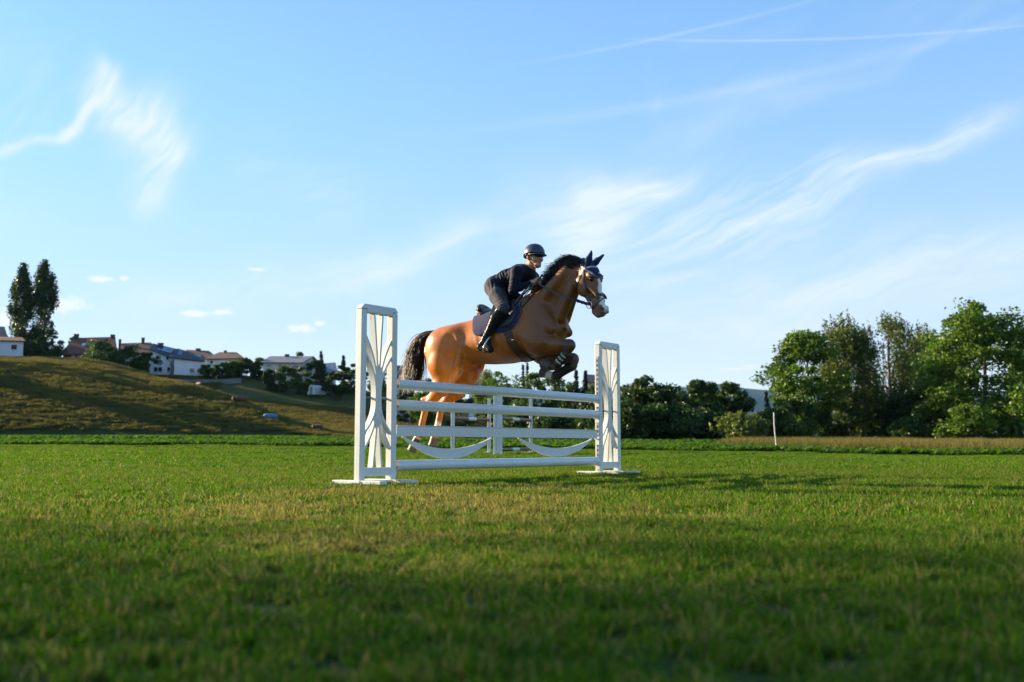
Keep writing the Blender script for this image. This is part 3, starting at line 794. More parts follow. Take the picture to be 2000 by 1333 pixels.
def house(name, label, d, base, eave, ridge, deep=9.0, wall=W_white, roof=R_brown, windows=(), chimneys=(), panels=(), skylights=(), over=.5):
    """front wall between the two eave corners; eave, ridge = ((px, py), (px, py)); the ridge lies deep/2 farther off"""
    e0, e1 = at(*eave[0], d), at(*eave[1], d); r0, r1 = at(*ridge[0], d + deep / 2), at(*ridge[1], d + deep / 2)
    zb = min(at(eave[0][0], base, d).z, at(eave[1][0], base, d).z)
    zg = min(float(gz(p.x, p.y)) for p in (e0, e1, r0, r1)) - 1.0
    b0 = Vector((2 * r0.x - e0.x, d + deep, e0.z)); b1 = Vector((2 * r1.x - e1.x, d + deep, e1.z))
    root = empty(name, ((e0.x + e1.x) / 2, d, zb), label, 'house')
    ins = .0
    f0, f1, k0, k1 = (Vector((p.x, p.y, min(zg, zb))) for p in (e0, e1, b0, b1))
    V = [f0, f1, k1, k0, e0, e1, b1, b0, r0 - Vector((0, 0, .15)), r1 - Vector((0, 0, .15))]
    keep(obj('wall', (V, [(0, 1, 5, 4), (1, 2, 6, 9, 5), (2, 3, 7, 6), (3, 0, 4, 8, 7), (3, 2, 1, 0)]), wall), root)
    ux = (e1 - e0).normalized()
    dn0 = (e0 - r0).normalized() * over; dn1 = (e1 - r1).normalized() * over; ox = ux * over * .8
    rf = keep(obj('roof', quadslab([e0 + dn0 - ox, e1 + dn1 + ox, r1 + ox, r0 - ox], -.22), roof), root)
    up = Vector((0, 0, .004))
    bd0 = (b0 - r0).normalized() * over; bd1 = (b1 - r1).normalized() * over
    keep(obj('roof', quadslab([r0 - ox + up, r1 + ox + up, b1 + bd1 + ox, b0 + bd0 - ox], -.22), roof), root)
    for (x0, y0, x1, y1) in windows:
        yy = d - .06
        c0, c1 = at(x0, y1, yy), at(x1, y0, yy)
        cx, cz = (c0 + c1) / 2, 0
        hx_, hz_ = (c1.x - c0.x) / 2, (c1.z - c0.z) / 2
        w = keep(obj('window', box_geo((cx.x, yy + .02, cx.z), (hx_, .05, hz_)), frame_m), root)
        n = max(1, int(round(hx_ * 2 / .9)))
        for i in range(n):
            pw = hx_ * 2 / n
            keep(obj('pane', box_geo((c0.x + pw * (i + .5), yy - .032, cx.z), (pw / 2 - .07, .012, hz_ - .08)), glass), w)
        keep(obj('sill', box_geo((cx.x, yy - .05, cx.z - hz_ - .05), (hx_ + .08, .10, .04)), frame_m), w)
    for (x, y0, y1, wd) in chimneys:
        p0, p1 = at(x, y1, d + deep / 2 - .4), at(x, y0, d + deep / 2 - .4); h = (p1.z - p0.z) / 2 + .4
        ch = keep(obj('chimney', bevelled(box_geo((p0.x, p0.y, p1.z - h), (wd, wd * .8, h)), .03, 1), W_wood), rf)
        keep(obj('chimney_cap', box_geo((p0.x, p0.y, p1.z + .06), (wd * 1.25, wd, .05)), R_dark), rf)
    def on_roof(u, v): return (e0.lerp(e1, u)).lerp(r0.lerp(r1, u), v) + (e1 - e0).cross(r0 - e0).normalized() * .24
    for (u0, u1, v0, v1) in panels:
        keep(obj('solar_panel', quadslab([on_roof(u0, v0), on_roof(u1, v0), on_roof(u1, v1), on_roof(u0, v1)], -.06), solar), rf)
    for (u0, u1, v0, v1) in skylights:
        keep(obj('skylight', quadslab([on_roof(u0, v0), on_roof(u1, v0), on_roof(u1, v1), on_roof(u0, v1)], -.08), plain('skylight_glass', (.5, .55, .62), .1, .1)), rf)
    return root


HD = 212.0
house('white_bungalow', 'low white house with flat brown roof at the left edge of the photo', HD - 4, 698, ((-62, 664), (46, 667.5)), ((-60, 658), (40, 661)), 8, W_white, R_brown, [(21.5, 673, 34, 683.5)])
house('dark_roofed_house', 'house whose dark roof shows just above the bungalow left of the poplars', HD + 26, 670, ((-80, 658), (12, 659)), ((-60, 637), (6, 640)), 10, W_wood, R_dark)
house('red_roofed_house', 'old house with big red-brown tiled roof and skylights right of the poplars', HD + 4, 706, ((123, 692), (226, 690)), ((148, 662), (222, 660)), 12, W_wood, R_red, [(140, 694, 147, 701), (152, 694, 159, 701), (170, 694, 178, 701)], [(149, 654, 664, .45), (220, 655, 664, .4)], [], [(.28, .36, .45, .60), (.42, .50, .45, .60)])
house('brown_roofed_house', 'house with plain brown tiled roof behind the leafy garden trees', HD + 10, 712, ((236, 691), (304, 690)), ((241, 672.5), (292, 671)), 10, W_cream, R_brown, [(285, 694, 296, 703)], [(279, 661, 676, .3), (234, 664, 676, .25)])
# white house stepping down the slope, with solar roof
house('white_solar_house', 'white two-storey house with solar panels on its roof', HD, 729, ((295, 684), (332, 697)), ((301, 674), (344, 683)), 9, W_white, R_dark, [(304, 694, 315, 703), (324, 695, 337, 704), (300, 717, 317, 727), (326, 717, 334, 728)], [(313.5, 671.5, 682, .5)], [(.25, .95, .25, .85)])
house('white_garage_wing', 'white lower wing with dark slanting roof right of the solar house', HD - 2, 731, ((341, 699), (397, 706)), ((350, 683), (394, 697)), 8, W_white, R_dark, [(370, 719.5, 380, 729), (384, 721, 394, 730)], [], [(.05, .95, .3, .85)])
house('far_brown_house', 'brown roofed house rising behind the white lower wing', HD + 30, 712, ((370, 699), (420, 699)), ((366, 685), (405, 687)), 10, W_cream, R_brown, [], [(387, 682, 690, .5)])
house('hip_roofed_house', 'pale house with wide brown hipped roof above the garden hedge', HD + 14, 722, ((404, 702), (474, 701)), ((432, 690), (459, 690)), 12, W_white, R_brown, [(410, 705, 416, 711)], [(440, 686, 693, .3)])
house('grey_roofed_house', 'cream house with a grey slate roof behind the hedge', HD - 6, 722, ((514, 708.5), (588, 709.5)), ((531, 698), (609, 698)), 11, W_cream, R_grey, [(520, 712, 531, 717), (543, 712, 552, 719), (572, 713, 584, 720)], [(560.5, 693.5, 699, .4)])
house('blue_roofed_house', 'small house with blue-grey roof between the dark conifers', HD + 4, 738, ((630, 727), (656, 727)), ((632, 712), (652, 710)), 7, W_white, R_blue, [(636, 729, 641, 734)])
house('grey_gabled_house', 'grey house showing beside the left wing standard and the horse tail', 178, 752, ((768, 736), (802, 737)), ((772, 716), (800, 717)), 8, W_grey, R_dark, [(776, 739, 784, 746)])
house('white_gabled_house', 'white gable of a house between the horse hind legs and the bushes', 190, 760, ((916, 752), (942, 753)), ((922, 741), (936, 742)), 7, W_white, R_dark)
house('dark_gabled_house', 'dark roofed house beside the spruces near the far standard', 185, 760, ((1144, 747), (1170, 748)), ((1152, 734), (1166, 735)), 8, W_cream, R_dark)
house('roof_behind_oak', 'red-brown roof peeping out beside the far standard and the dark trees', 170, 780, ((1206, 768), (1236, 768)), ((1212, 757), (1232, 757.5)), 8, W_cream, R_red, [], [(1218, 753, 759, .15)])

# garden wall below the white house
def ribbon_wall(name, label, pts, h, th, m, cat):
    V, F = [], []
    for (x, y) in pts:
        z = float(gz(x, y))
        for dz in (-.6, h):
            for dy in (0, th): V.append((x, y + dy, z + dz))
    for i in range(len(pts) - 1):
        b = i * 4; F += [(b, b + 4, b + 6, b + 2), (b + 2, b + 6, b + 7, b + 3), (b + 1, b + 3, b + 7, b + 5)]
    F += [(0, 2, 3, 1), (4 * len(pts) - 4, 4 * len(pts) - 3, 4 * len(pts) - 1, 4 * len(pts) - 2)]
    o = obj(name, (V, F), m); tag(o, label, cat); return o
ribbon_wall('garden_wall', 'long low grey concrete wall below the white solar house', [((px - 1000) / FPX * 204, 204) for px in (258, 290, 330, 370, 410, 450, 470)], 1.0, .3, plain('concrete', (.16, .17, .17), .9, .2, 1.2), 'wall')

# white rounded plastic greenhouse
g0 = at(605, 750, 200); g1 = at(632, 751, 200)
gh = empty('greenhouse', ((g0.x + g1.x) / 2, 200, g0.z), 'small white rounded plastic greenhouse on the slope below the conifers', 'greenhouse')
wd = g1.x - g0.x; hh = 2.1
V, F = [], []
ang = np.linspace(0, math.pi, 15); ax_ = Vector((.78, -.62, 0)); ay_ = Vector((.62, .78, 0)); c0 = Vector(((g0.x + g1.x) / 2, 200, float(gz(g0.x, 200))))
for k, u in enumerate((-1.35, 1.35)):
    for a in ang: V.append(c0 + ay_ * (u) + ax_ * (1.15 * math.cos(a)) + Vector((0, 0, .25 + 1.85 * math.sin(a) ** .8)))
for i in range(14): F.append((i, i + 1, 16 + i, 15 + i))
plastic = plain('milky_plastic', (.70, .72, .72), .4, .08, 1)
keep(obj('tunnel_skin', (V, F), plastic, smooth=True), gh)
keep(obj('end_wall', (V[:15], [tuple(range(15))]), plastic), gh); keep(obj('end_wall', (V[15:], [tuple(reversed(range(15)))]), plastic), gh)
for u in (-1.36, -.7, 0, .7, 1.36): keep(obj('hoop', tube_geo([c0 + ay_ * u + ax_ * (1.18 * math.cos(a)) + Vector((0, 0, .25 + 1.88 * max(0, math.sin(a)) ** .8)) for a in ang], .035, 5), zinc), gh)
keep(obj('door', box_geo(c0 + ay_ * -1.38 + Vector((0, 0, 1.0)), (.35, .02, .8), (ax_, ay_, F_Z)), plain('grey_door', (.25, .27, .27), .6)), gh)

# blue covered trailer in the pasture
tb = at(528, 822, ground_at(528, 822, 140.0)); tb.z = float(gz(tb.x, tb.y))
tr = empty('blue_trailer', tb, 'blue tank trailer standing in the shaded pasture on the slope', 'trailer')
blue_p = plain('blue_plastic', (.05, .16, .30), .45, .15, 2)
P = [tb + Vector((x, 0, .62)) for x in (-1.05, -.95, -.5, 0, .5, .95, 1.05)]
keep(obj('tank', tube_geo(P, [.18, .36, .42, .43, .42, .36, .18], 14), blue_p, smooth=True), tr)
keep(obj('chassis', box_geo(tb + Vector((0, 0, .22)), (1.0, .35, .05)), zinc), tr)
for sx in (-1, 1):
    c = tb + Vector((.25, .42 * sx, .24))
    keep(obj('wheel', tube_geo([c - Vector((0, .07, 0)), c + Vector((0, .07, 0))], .24, 16), plain('rubber', (.02, .02, .02), .8)), tr)
keep(obj('drawbar', tube_geo([tb + Vector((-1.0, 0, .22)), tb + Vector((-1.7, 0, .12))], .035, 6), zinc), tr)

# slim white poles
def slim_post(px, py0, py1, d, r, label, lean=0.0):
    x = (px - 1000) / FPX * d; z = float(gz(x, d)); top = at(px, py0, d).z
    root = empty('marker_pole', (x, d, z), label, 'pole')
    P = [Vector((x + lean * t + .012 * math.sin(t * 7), d, z - .1 + (top - z + .1) * t)) for t in np.linspace(0, 1, 12)]
    keep(obj('shaft', tube_geo(P, r, 10), white_paint, smooth=True), root)
    keep(obj('cap', tube_geo([P[-1], P[-1] + Vector((0, 0, .05))], [r * 1.3, r * .9], 10), white_paint), root)
    p = P[0].lerp(P[-1], .62); keep(obj('clip', box_geo(p + Vector((r, -r, 0)), (r * 1.2, r * .6, r * .8)), plain('grey_plastic', (.30, .30, .28), .5)), root)
slim_post(1513, 808, 882, 46, .024, 'slim white marker pole at the edge of the crop on the right', -.07)
slim_post(1, 760, 797, 168, .14, 'white pole standing on the slope at the left edge of the photo')
slim_post(177, 686, 706, 204, .05, 'thin pale lamp pole in front of the leafy tree near the red roof')
# ------------------------------------------------------------------ implicit bodies: one continuous skin from many muscles and bones
class Body:
    """signed-distance volume on a grid; shapes are blended in one after the other, then meshed as a single surface"""
    def __init__(self, lo, hi, h):
        self.lo = np.array(lo, float); self.h = h
        self.n = np.ceil((np.array(hi) - self.lo) / h).astype(int) + 1
        self.d = np.full(self.n, 1.0, np.float32)
        self.ax = [self.lo[i] + h * np.arange(self.n[i]) for i in range(3)]
        self.prims = []
    def _win(self, lo, hi):
        s = []
        for i in range(3):
            a = int(max(0, math.floor((lo[i] - self.lo[i]) / self.h))); b = int(min(self.n[i], math.ceil((hi[i] - self.lo[i]) / self.h) + 1))
            s.append(slice(a, max(a, b)))
        return tuple(s)
    def add(self, fn, lo, hi, k=0.04, tagname='', sub=False):
        m = k + 0.02
        w = self._win(np.array(lo) - m, np.array(hi) + m)
        X, Y, Z = np.meshgrid(self.ax[0][w[0]], self.ax[1][w[1]], self.ax[2][w[2]], indexing='ij')
        p = fn(X, Y, Z).astype(np.float32)
        a = self.d[w]
        if sub:
            p = -p; hh = np.clip(0.5 - 0.5 * (a - p) / k, 0, 1); self.d[w] = a * (1 - hh) + p * hh + k * hh * (1 - hh)
        else:
            hh = np.clip(0.5 + 0.5 * (a - p) / k, 0, 1); self.d[w] = a * (1 - hh) + p * hh - k * hh * (1 - hh)
            self.prims.append((tagname, fn))
    def cone(self, a, b, ra, rb, lat=1.0, L=(0, 0, 1), k=0.04, tagname='', sub=False):
        """tapered limb from a to b; lat = lateral radius / in-plane radius along L"""
        a = np.array(a, float); b = np.array(b, float); L = np.array(L, float); L = L / np.linalg.norm(L)
        ab = b - a; q = max(float(ab @ ab), 1e-9)
        def fn(X, Y, Z):
            px, py, pz = X - a[0], Y - a[1], Z - a[2]
            t = np.clip((px * ab[0] + py * ab[1] + pz * ab[2]) / q, 0, 1)
            dx, dy, dz = px - t * ab[0], py - t * ab[1], pz - t * ab[2]
            r = ra + (rb - ra) * t
            la = dx * L[0] + dy * L[1] + dz * L[2]
            return np.sqrt(np.maximum(dx * dx + dy * dy + dz * dz + la * la * (1 / (lat * lat) - 1), 0)) - r
        r = max(ra, rb) * max(1, lat)
        self.add(fn, np.minimum(a, b) - r, np.maximum(a, b) + r, k, tagname, sub)
    def ball(self, c, r, lat=1.0, L=(0, 0, 1), k=0.04, tagname='', sub=False):
        self.cone(c, c, r, r, lat, L, k, tagname, sub)
    def chain(self, pts, k=0.04, tagname='', L=(0, 0, 1), lat=1.0):
        for (a, ra), (b, rb) in zip(pts[:-1], pts[1:]): self.cone(a, b, ra, rb, lat, L, k, tagname)
    def mesh(self):
        """naive surface nets"""
        d = self.d; s = d < 0
        n = np.array(d.shape)
        c = sum(s[i:n[0] - 1 + i, j:n[1] - 1 + j, k:n[2] - 1 + k].astype(np.int8) for i in (0, 1) for j in (0, 1) for k in (0, 1))
        cells = np.argwhere((c > 0) & (c < 8))
        idx = -np.ones(n - 1, np.int64); idx[tuple(cells.T)] = np.arange(len(cells))
        acc = np.zeros((len(cells), 3)); cnt = np.zeros(len(cells))
        corner = [(i, j, k) for i in (0, 1) for j in (0, 1) for k in (0, 1)]
        for a in range(8):
            for b in range(a + 1, 8):
                ca, cb = np.array(corner[a]), np.array(corner[b])
                if np.abs(ca - cb).sum() != 1: continue
                da = d[tuple((cells + ca).T)]; db = d[tuple((cells + cb).T)]
                m = (da < 0) != (db < 0)
                t = np.where(m, da / np.where(m, da - db, 1), 0)
                acc[m] += (ca + (cb - ca) * t[:, None])[m]; cnt[m] += 1
        V = self.lo + (cells + acc / cnt[:, None]) * self.h
        Q = []
        for ax in range(3):
            o1, o2 = (ax + 1) % 3, (ax + 2) % 3
            sl0 = [slice(1, n[i] - 1) for i in range(3)]; sl1 = list(sl0)
            sl0[ax] = slice(0, n[ax] - 1); sl1[ax] = slice(1, n[ax])
            A = s[tuple(sl0)]; B = s[tuple(sl1)]
            off = np.array([1, 1, 1]); off[ax] = 0
            for flip, M in ((False, A & ~B), (True, ~A & B)):
                e = np.argwhere(M) + off
                if not len(e): continue
                e1 = e.copy(); e1[:, o1] -= 1
                e2 = e.copy(); e2[:, o1] -= 1; e2[:, o2] -= 1
                e3 = e.copy(); e3[:, o2] -= 1
                q = np.stack([idx[tuple(x.T)] for x in (e, e1, e2, e3)], 1)
                Q.append(q[:, ::-1] if flip else q)
        return V, np.concatenate(Q)
    def tags(self, V):
        best = np.full(len(V), 9.0); who = np.zeros(len(V), int)
        for i, (t, fn) in enumerate(self.prims):
            x = fn(V[:, 0], V[:, 1], V[:, 2]); m = x < best; best[m] = x[m]; who[m] = i
        names = np.array([p[0] for p in self.prims])
        return names[who]
    def at(self, P):
        """trilinear distance"""
        g = (np.asarray(P) - self.lo) / self.h; g = np.clip(g, 0, self.n - 1.001); i = g.astype(int); f = g - i
        r = 0
        for a in (0, 1):
            for b in (0, 1):
                for c in (0, 1):
                    w = (f[..., 0] if a else 1 - f[..., 0]) * (f[..., 1] if b else 1 - f[..., 1]) * (f[..., 2] if c else 1 - f[..., 2])
                    r = r + w * self.d[i[..., 0] + a, i[..., 1] + b, i[..., 2] + c]
        return r


def smooth_verts(V, Q, it=2, lam=0.5):
    E = np.concatenate([Q[:, [0, 1]], Q[:, [1, 2]], Q[:, [2, 3]], Q[:, [3, 0]]])
    E = np.concatenate([E, E[:, ::-1]])
    deg = np.bincount(E[:, 0], minlength=len(V))[:, None].clip(1)
    for i in range(it):
        for l in (lam, -lam * 1.02):
            S = np.zeros_like(V)
            for c in range(3): S[:, c] = np.bincount(E[:, 0], weights=V[E[:, 1], c], minlength=len(V))
            V = V + l * (S / deg - V)
    return V


def vert_normals(V, Q):
    n = np.cross(V[Q[:, 2]] - V[Q[:, 0]], V[Q[:, 3]] - V[Q[:, 1]])
    N = np.zeros_like(V)
    for j in range(4):
        for c in range(3): N[:, c] += np.bincount(Q[:, j], weights=n[:, c], minlength=len(V))
    return N / np.linalg.norm(N, axis=1, keepdims=True).clip(1e-9)
# ------------------------------------------------------------------ trees: tapered trunk and limbs, crown of many small leaf faces in clumps
def leaf_material(name, lo, hi, trans=.30, hue_noise=.25):
    if name in MATS: return MATS[name]
    m, t, out = new_mat(name)
    a = t.n('ShaderNodeAttribute', attribute_name='col'); s = t.n('ShaderNodeSeparateColor'); t.l(a.outputs['Color'], s.inputs[0])
    geo = t.n('ShaderNodeNewGeometry'); nz = t.noise(geo.outputs['Position'], hue_noise, 3)
    c = t.mix(s.outputs[0], lo, hi); c = t.mix(t.ramp(nz, [(.4, 0.0), (.7, .5)]), c, tuple(x * 1.25 for x in hi))
    leaf_shader(t, out, c, .5, trans, .35)
    MATS[name] = m; return m
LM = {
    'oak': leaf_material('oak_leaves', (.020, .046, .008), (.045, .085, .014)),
    'ash': leaf_material('ash_leaves', (.040, .090, .008), (.100, .175, .014), .38),
    'birch': leaf_material('birch_leaves', (.040, .068, .010), (.088, .120, .020), .34),
    'poplar': leaf_material('poplar_leaves', (.020, .045, .010), (.055, .085, .018)),
    'spruce': leaf_material('spruce_needles', (.010, .022, .010), (.022, .042, .018), .1),
    'willow': leaf_material('willow_leaves', (.070, .105, .018), (.14, .17, .035), .35),
    'bush': leaf_material('bush_leaves', (.030, .070, .010), (.075, .125, .020), .32),
}
bark = plain('bark', (.075, .060, .046), .9, .35, 3, bump=.6, bscale=9); bark_pale = plain('birch_bark', (.10, .09, .08), .8, .5, 2.5, bump=.3, bscale=8)


def leaf_quads(C_, size, r, droop=0.0, aspect=.55):
    """one rhombic leaf face at each centre"""
    n = len(C_)
    a = r.normal(size=(n, 3)); a[:, 2] = a[:, 2] * (.7) - droop; a /= np.linalg.norm(a, axis=1, keepdims=True)
    b = np.cross(a, r.normal(size=(n, 3))); b /= np.linalg.norm(b, axis=1, keepdims=True)
    s = (size * r.uniform(.6, 1.3, n))[:, None]
    V = np.stack([C_ - a * s * .5, C_ + b * s * aspect * .5, C_ + a * s * .5, C_ - b * s * aspect * .5], 1)
    return V.reshape(-1, 3)


def clumps(env, n, r, shell=.55):
    """clump centres inside an envelope function (u in unit ball -> position)"""
    d = r.normal(size=(n, 3)); d /= np.linalg.norm(d, axis=1, keepdims=True)
    rad = (shell + (1 - shell) * r.random(n) ** .6)
    return d * rad[:, None]


def make_tree(name, px, top, d, wpx, style, label, group=None, base=None, seed=0, leaves=6000, size=.34, low=.12, lean=0.0, nclump=None, cat='tree', skirt=None):
    r = np.random.default_rng(seed * 131 + abs(int(px)) + 17)
    leaves = int(leaves * 1.6)
    x = (px - 1000) / FPX * d; zg = float(gz(x, d)) if base is None else base
    H = CAM_H + (872 - top) / FPX * d - zg if px < -150 else at(px, top, d).z - zg; Wd = wpx / FPX * d / 2
    org = np.array((x, d, zg))
    root = empty(name, (x, d, zg), label, cat, group)
    mat = LM[{'oak': 'oak', 'ash': 'ash', 'birch': 'birch', 'poplar': 'poplar', 'spruce': 'spruce', 'willow': 'willow', 'bush': 'bush'}[style]]
    limbs = []
    tr = max(.10, H * .018)
    def trunk_at(t): return org + np.array((lean * H * t + .02 * H * math.sin(3 * t + seed), .015 * H * math.sin(2.3 * t + 1 + seed), H * t))
    Cs = []
    if style == 'spruce':
        limbs.append(([trunk_at(t) for t in np.linspace(0, .98, 7)], [tr * (1 - .9 * t) + .02 for t in np.linspace(0, 1, 7)]))
        k = max(16, int(H / .42))
        for i in range(k):
            t = low + (1 - low) * (i + .3 * r.random()) / k
            rad = Wd * (1 - t) ** .85 * r.uniform(.6, 1.15) + .06
            nb = r.integers(7, 11)
            for j in range(nb):
                t = low + (1 - low) * r.random() ** .9; rad = Wd * (1 - t) ** .85 * r.uniform(.7, 1.15) + .05
                a = 2 * math.pi * j / nb + r.uniform(-.3, .3); L = rad * r.uniform(.75, 1.12)
                m = max(4, int(leaves / (k * 8)))
                s = r.random(m) ** .7 * L
                p = trunk_at(t) + np.stack([np.cos(a) * s, np.sin(a) * s, -.22 * s + .12 * s * s / max(L, .1)], 1) + r.normal(0, .06 + .05 * L, (m, 3)) * np.array((1, 1, .55))
                Cs.append(p)
        Cs = np.concatenate(Cs); V = leaf_quads(Cs, size, r, .35, .4)
    else:
        nc = nclump or max(14, int(leaves / 130))
        if style == 'poplar':
            t = r.uniform(low, 1, nc); prof = np.interp(t, [0, .12, .4, .75, 1], [.55, .85, 1.0, .72, .10])
            a = r.uniform(0, 6.28, nc); q = np.sqrt(r.uniform(.15, 1, nc)) * prof
            cc = np.stack([np.cos(a) * q * Wd, np.sin(a) * q * Wd, t * H], 1); rc = .15 * Wd + .22; sq = np.array((.9, .9, 2.2))
        elif style == 'bush':
            u = clumps(None, nc, r, .5); cc = np.stack([u[:, 0] * Wd, u[:, 1] * Wd * .9, H * (.48 + .50 * u[:, 2])], 1)
            cc[:, 2] = np.maximum(cc[:, 2], .06 * H); rc = .20 * min(Wd, H * .6) + .12; sq = np.array((1, 1, .75))
        else:
            u = clumps(None, nc, r, .45)
            hz_ = (1 - low) / 2
            wob = 1 + .13 * np.sin(3 * np.arctan2(u[:, 1], u[:, 0]) + seed) * (1 - np.abs(u[:, 2])) + .12 * np.sin(5 * u[:, 2] + seed * 2)
            cc = np.stack([u[:, 0] * Wd * wob, u[:, 1] * Wd * wob, H * (low + hz_ + hz_ * 1.06 * u[:, 2])], 1)
            # broader above the middle, as in grown trees
            cc[:, :2] *= np.interp(cc[:, 2] / H, [low, low + .25, .62, .85, 1], [skirt or (1.05 if low < .06 else .62), 1.0, 1.08, .9, .62])[:, None]
            rc = {'oak': .17, 'ash': .15, 'birch': .14, 'willow': .15}[style] * Wd + .15; sq = np.array((1, 1, .62))
        # no clump hangs in the air by itself
        dd = np.sort(np.linalg.norm(cc[:, None] - cc[None], axis=2), axis=1)[:, 2]; cc = cc[dd < max(2.4 * rc, np.quantile(dd, .9))]
        # trunk and limbs reaching to the clumps
        tt = np.linspace(0, .82 if style != 'bush' else .35, 8)
        limbs.append(([trunk_at(t) for t in tt], [tr * (1.25 if t == 0 else 1) * (1 - .85 * t) + .015 for t in tt]))
        nl = min(len(cc), 34 if style != 'bush' else 10)
        for i in r.choice(len(cc), nl, replace=False):
            e = org + cc[i]; t0 = np.clip(cc[i][2] / H - r.uniform(.12, .35), .08, .78); s = trunk_at(t0)
            mid = (s + e) / 2 + np.array((0, 0, -.06 * np.linalg.norm(e - s))) + r.normal(0, .04 * Wd, 3)
            rr = tr * (1 - .8 * t0) * .42
            limbs.append(([s, (s + mid) / 2 + r.normal(0, .02 * Wd, 3), mid, e], [rr, rr * .75, rr * .5, .012]))
        per = max(6, int(leaves / len(cc)))
        for c in cc:
            k = int(per * r.uniform(.6, 1.4)); dens_ = r.uniform(.5, 1.5)
            if style == 'birch' or style == 'willow':
                ns = max(3, k // 9); st = c + r.normal(0, rc * .9, (ns, 3)) * np.array((1, 1, .6)); L = r.uniform(.35, 1.0, ns) * (.16 if style == 'birch' else .2) * H
                for j in range(ns):
                    m = max(4, k // ns); q = r.random(m)
                    p = st[j] + np.stack([r.normal(0, .10, m) + .12 * q, r.normal(0, .10, m), -q * L[j]], 1)
                    Cs.append(org + p)
            else:
                g = r.normal(size=(k, 3)); g /= np.linalg.norm(g, axis=1, keepdims=True); g *= (r.random(k) ** .45)[:, None]
                Cs.append(org + c + g * rc * 1.35 * dens_ * sq)
        Cs = np.concatenate(Cs)
        Cs[:, :2] += np.stack([.02 * (Cs[:, 2] - zg) * lean * 10, 0 * Cs[:, 2]], 1)
        Cs[:, 2] = np.maximum(Cs[:, 2], zg + .05)
        V = leaf_quads(Cs, size, r, .9 if style in ('birch', 'willow') else .1, .42 if style in ('birch', 'willow') else .62)
    n = len(Cs); Q = np.arange(4 * n).reshape(-1, 4)
    # tone: clump by clump plus leaf by leaf
    tone = np.clip(.5 + .28 * np.sin(Cs[:, 0] * 1.7 + seed) * np.sin(Cs[:, 2] * 1.9) + r.normal(0, .2, n), 0, 1)
    cl = np.repeat(np.stack([tone, tone, tone, np.ones(n)], 1), 4, 0)
    keep(obj('crown', np_mesh('crown', V, Q, cl), mat), root)
    g = join_geo([tube_geo(p, q, 6) for p, q in limbs])
    keep(obj('trunk', g, bark_pale if style == 'birch' else bark, smooth=True), root)
    return root


T = make_tree
# --- right: free-standing trees behind the dry verge
GR = 'trees along the right of the field'
T('ash_tree', 1578, 648, 118, 150, 'ash', 'leafy green tree with a pale trunk, leftmost of the tall trees on the right', GR, seed=1, leaves=9000, size=.42, low=.20)
T('birch_tree', 1655, 604, 126, 118, 'birch', 'tall olive-green weeping birch right of the leafy ash', GR, seed=2, leaves=14000, size=.40, low=.12)
T('birch_tree', 1742, 610, 130, 128, 'birch', 'thin-crowned grey-green birch with dark trunk between two other birches', GR, seed=3, leaves=12000, size=.38, low=.14)
T('birch_tree', 1808, 622, 136, 92, 'birch', 'narrow dark birch just left of the large bright green tree', GR, seed=4, leaves=11000, size=.38, low=.08)
T('ash_tree', 1926, 596, 112, 235, 'ash', 'large bright green tree with full crown down to the grass on the right', GR, seed=5, leaves=17000, size=.44, low=.03, nclump=190)
T('ash_tree', 2040, 612, 128, 130, 'ash', 'dark green tree cut by the right edge of the photo', GR, seed=6, leaves=8000, size=.42, low=.05)
T('ash_tree', 1865, 690, 120, 110, 'ash', 'lower bright green tree filling the gap left of the large tree', GR, seed=7, leaves=6500, size=.40, low=.04)
GU = 'undergrowth below the trees'
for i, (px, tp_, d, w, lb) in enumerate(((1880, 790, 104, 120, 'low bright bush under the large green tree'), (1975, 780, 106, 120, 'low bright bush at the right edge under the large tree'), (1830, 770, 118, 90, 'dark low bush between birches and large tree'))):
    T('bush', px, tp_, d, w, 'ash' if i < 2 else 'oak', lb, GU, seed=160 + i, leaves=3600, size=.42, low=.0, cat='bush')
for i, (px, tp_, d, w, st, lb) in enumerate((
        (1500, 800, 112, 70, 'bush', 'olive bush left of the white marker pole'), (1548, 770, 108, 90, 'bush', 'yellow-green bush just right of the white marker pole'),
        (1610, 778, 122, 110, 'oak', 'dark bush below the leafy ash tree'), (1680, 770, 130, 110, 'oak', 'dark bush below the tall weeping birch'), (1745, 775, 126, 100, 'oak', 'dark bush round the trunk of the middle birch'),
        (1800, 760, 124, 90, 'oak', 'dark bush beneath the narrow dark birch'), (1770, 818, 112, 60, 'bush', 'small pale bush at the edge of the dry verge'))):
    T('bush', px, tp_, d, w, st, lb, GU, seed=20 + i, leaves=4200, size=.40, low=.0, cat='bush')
# --- middle: dark wood behind the right standard
GM = 'dark trees behind the far standard'
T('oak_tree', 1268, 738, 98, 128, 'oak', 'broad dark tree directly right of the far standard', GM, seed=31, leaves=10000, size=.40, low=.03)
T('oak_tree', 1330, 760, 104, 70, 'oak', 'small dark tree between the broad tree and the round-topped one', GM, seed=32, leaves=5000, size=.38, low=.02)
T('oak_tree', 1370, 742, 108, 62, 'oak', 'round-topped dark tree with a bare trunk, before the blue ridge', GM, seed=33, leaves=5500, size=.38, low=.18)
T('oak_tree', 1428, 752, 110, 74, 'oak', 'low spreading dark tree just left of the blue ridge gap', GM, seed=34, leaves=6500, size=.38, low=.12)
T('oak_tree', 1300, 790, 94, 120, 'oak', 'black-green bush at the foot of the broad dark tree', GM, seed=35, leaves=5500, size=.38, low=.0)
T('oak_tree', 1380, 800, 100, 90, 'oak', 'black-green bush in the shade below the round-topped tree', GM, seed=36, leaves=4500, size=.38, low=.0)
T('oak_tree', 1225, 790, 92, 90, 'oak', 'dark bush half hidden by the far standard', GM, seed=37, leaves=4500, size=.38, low=.0)
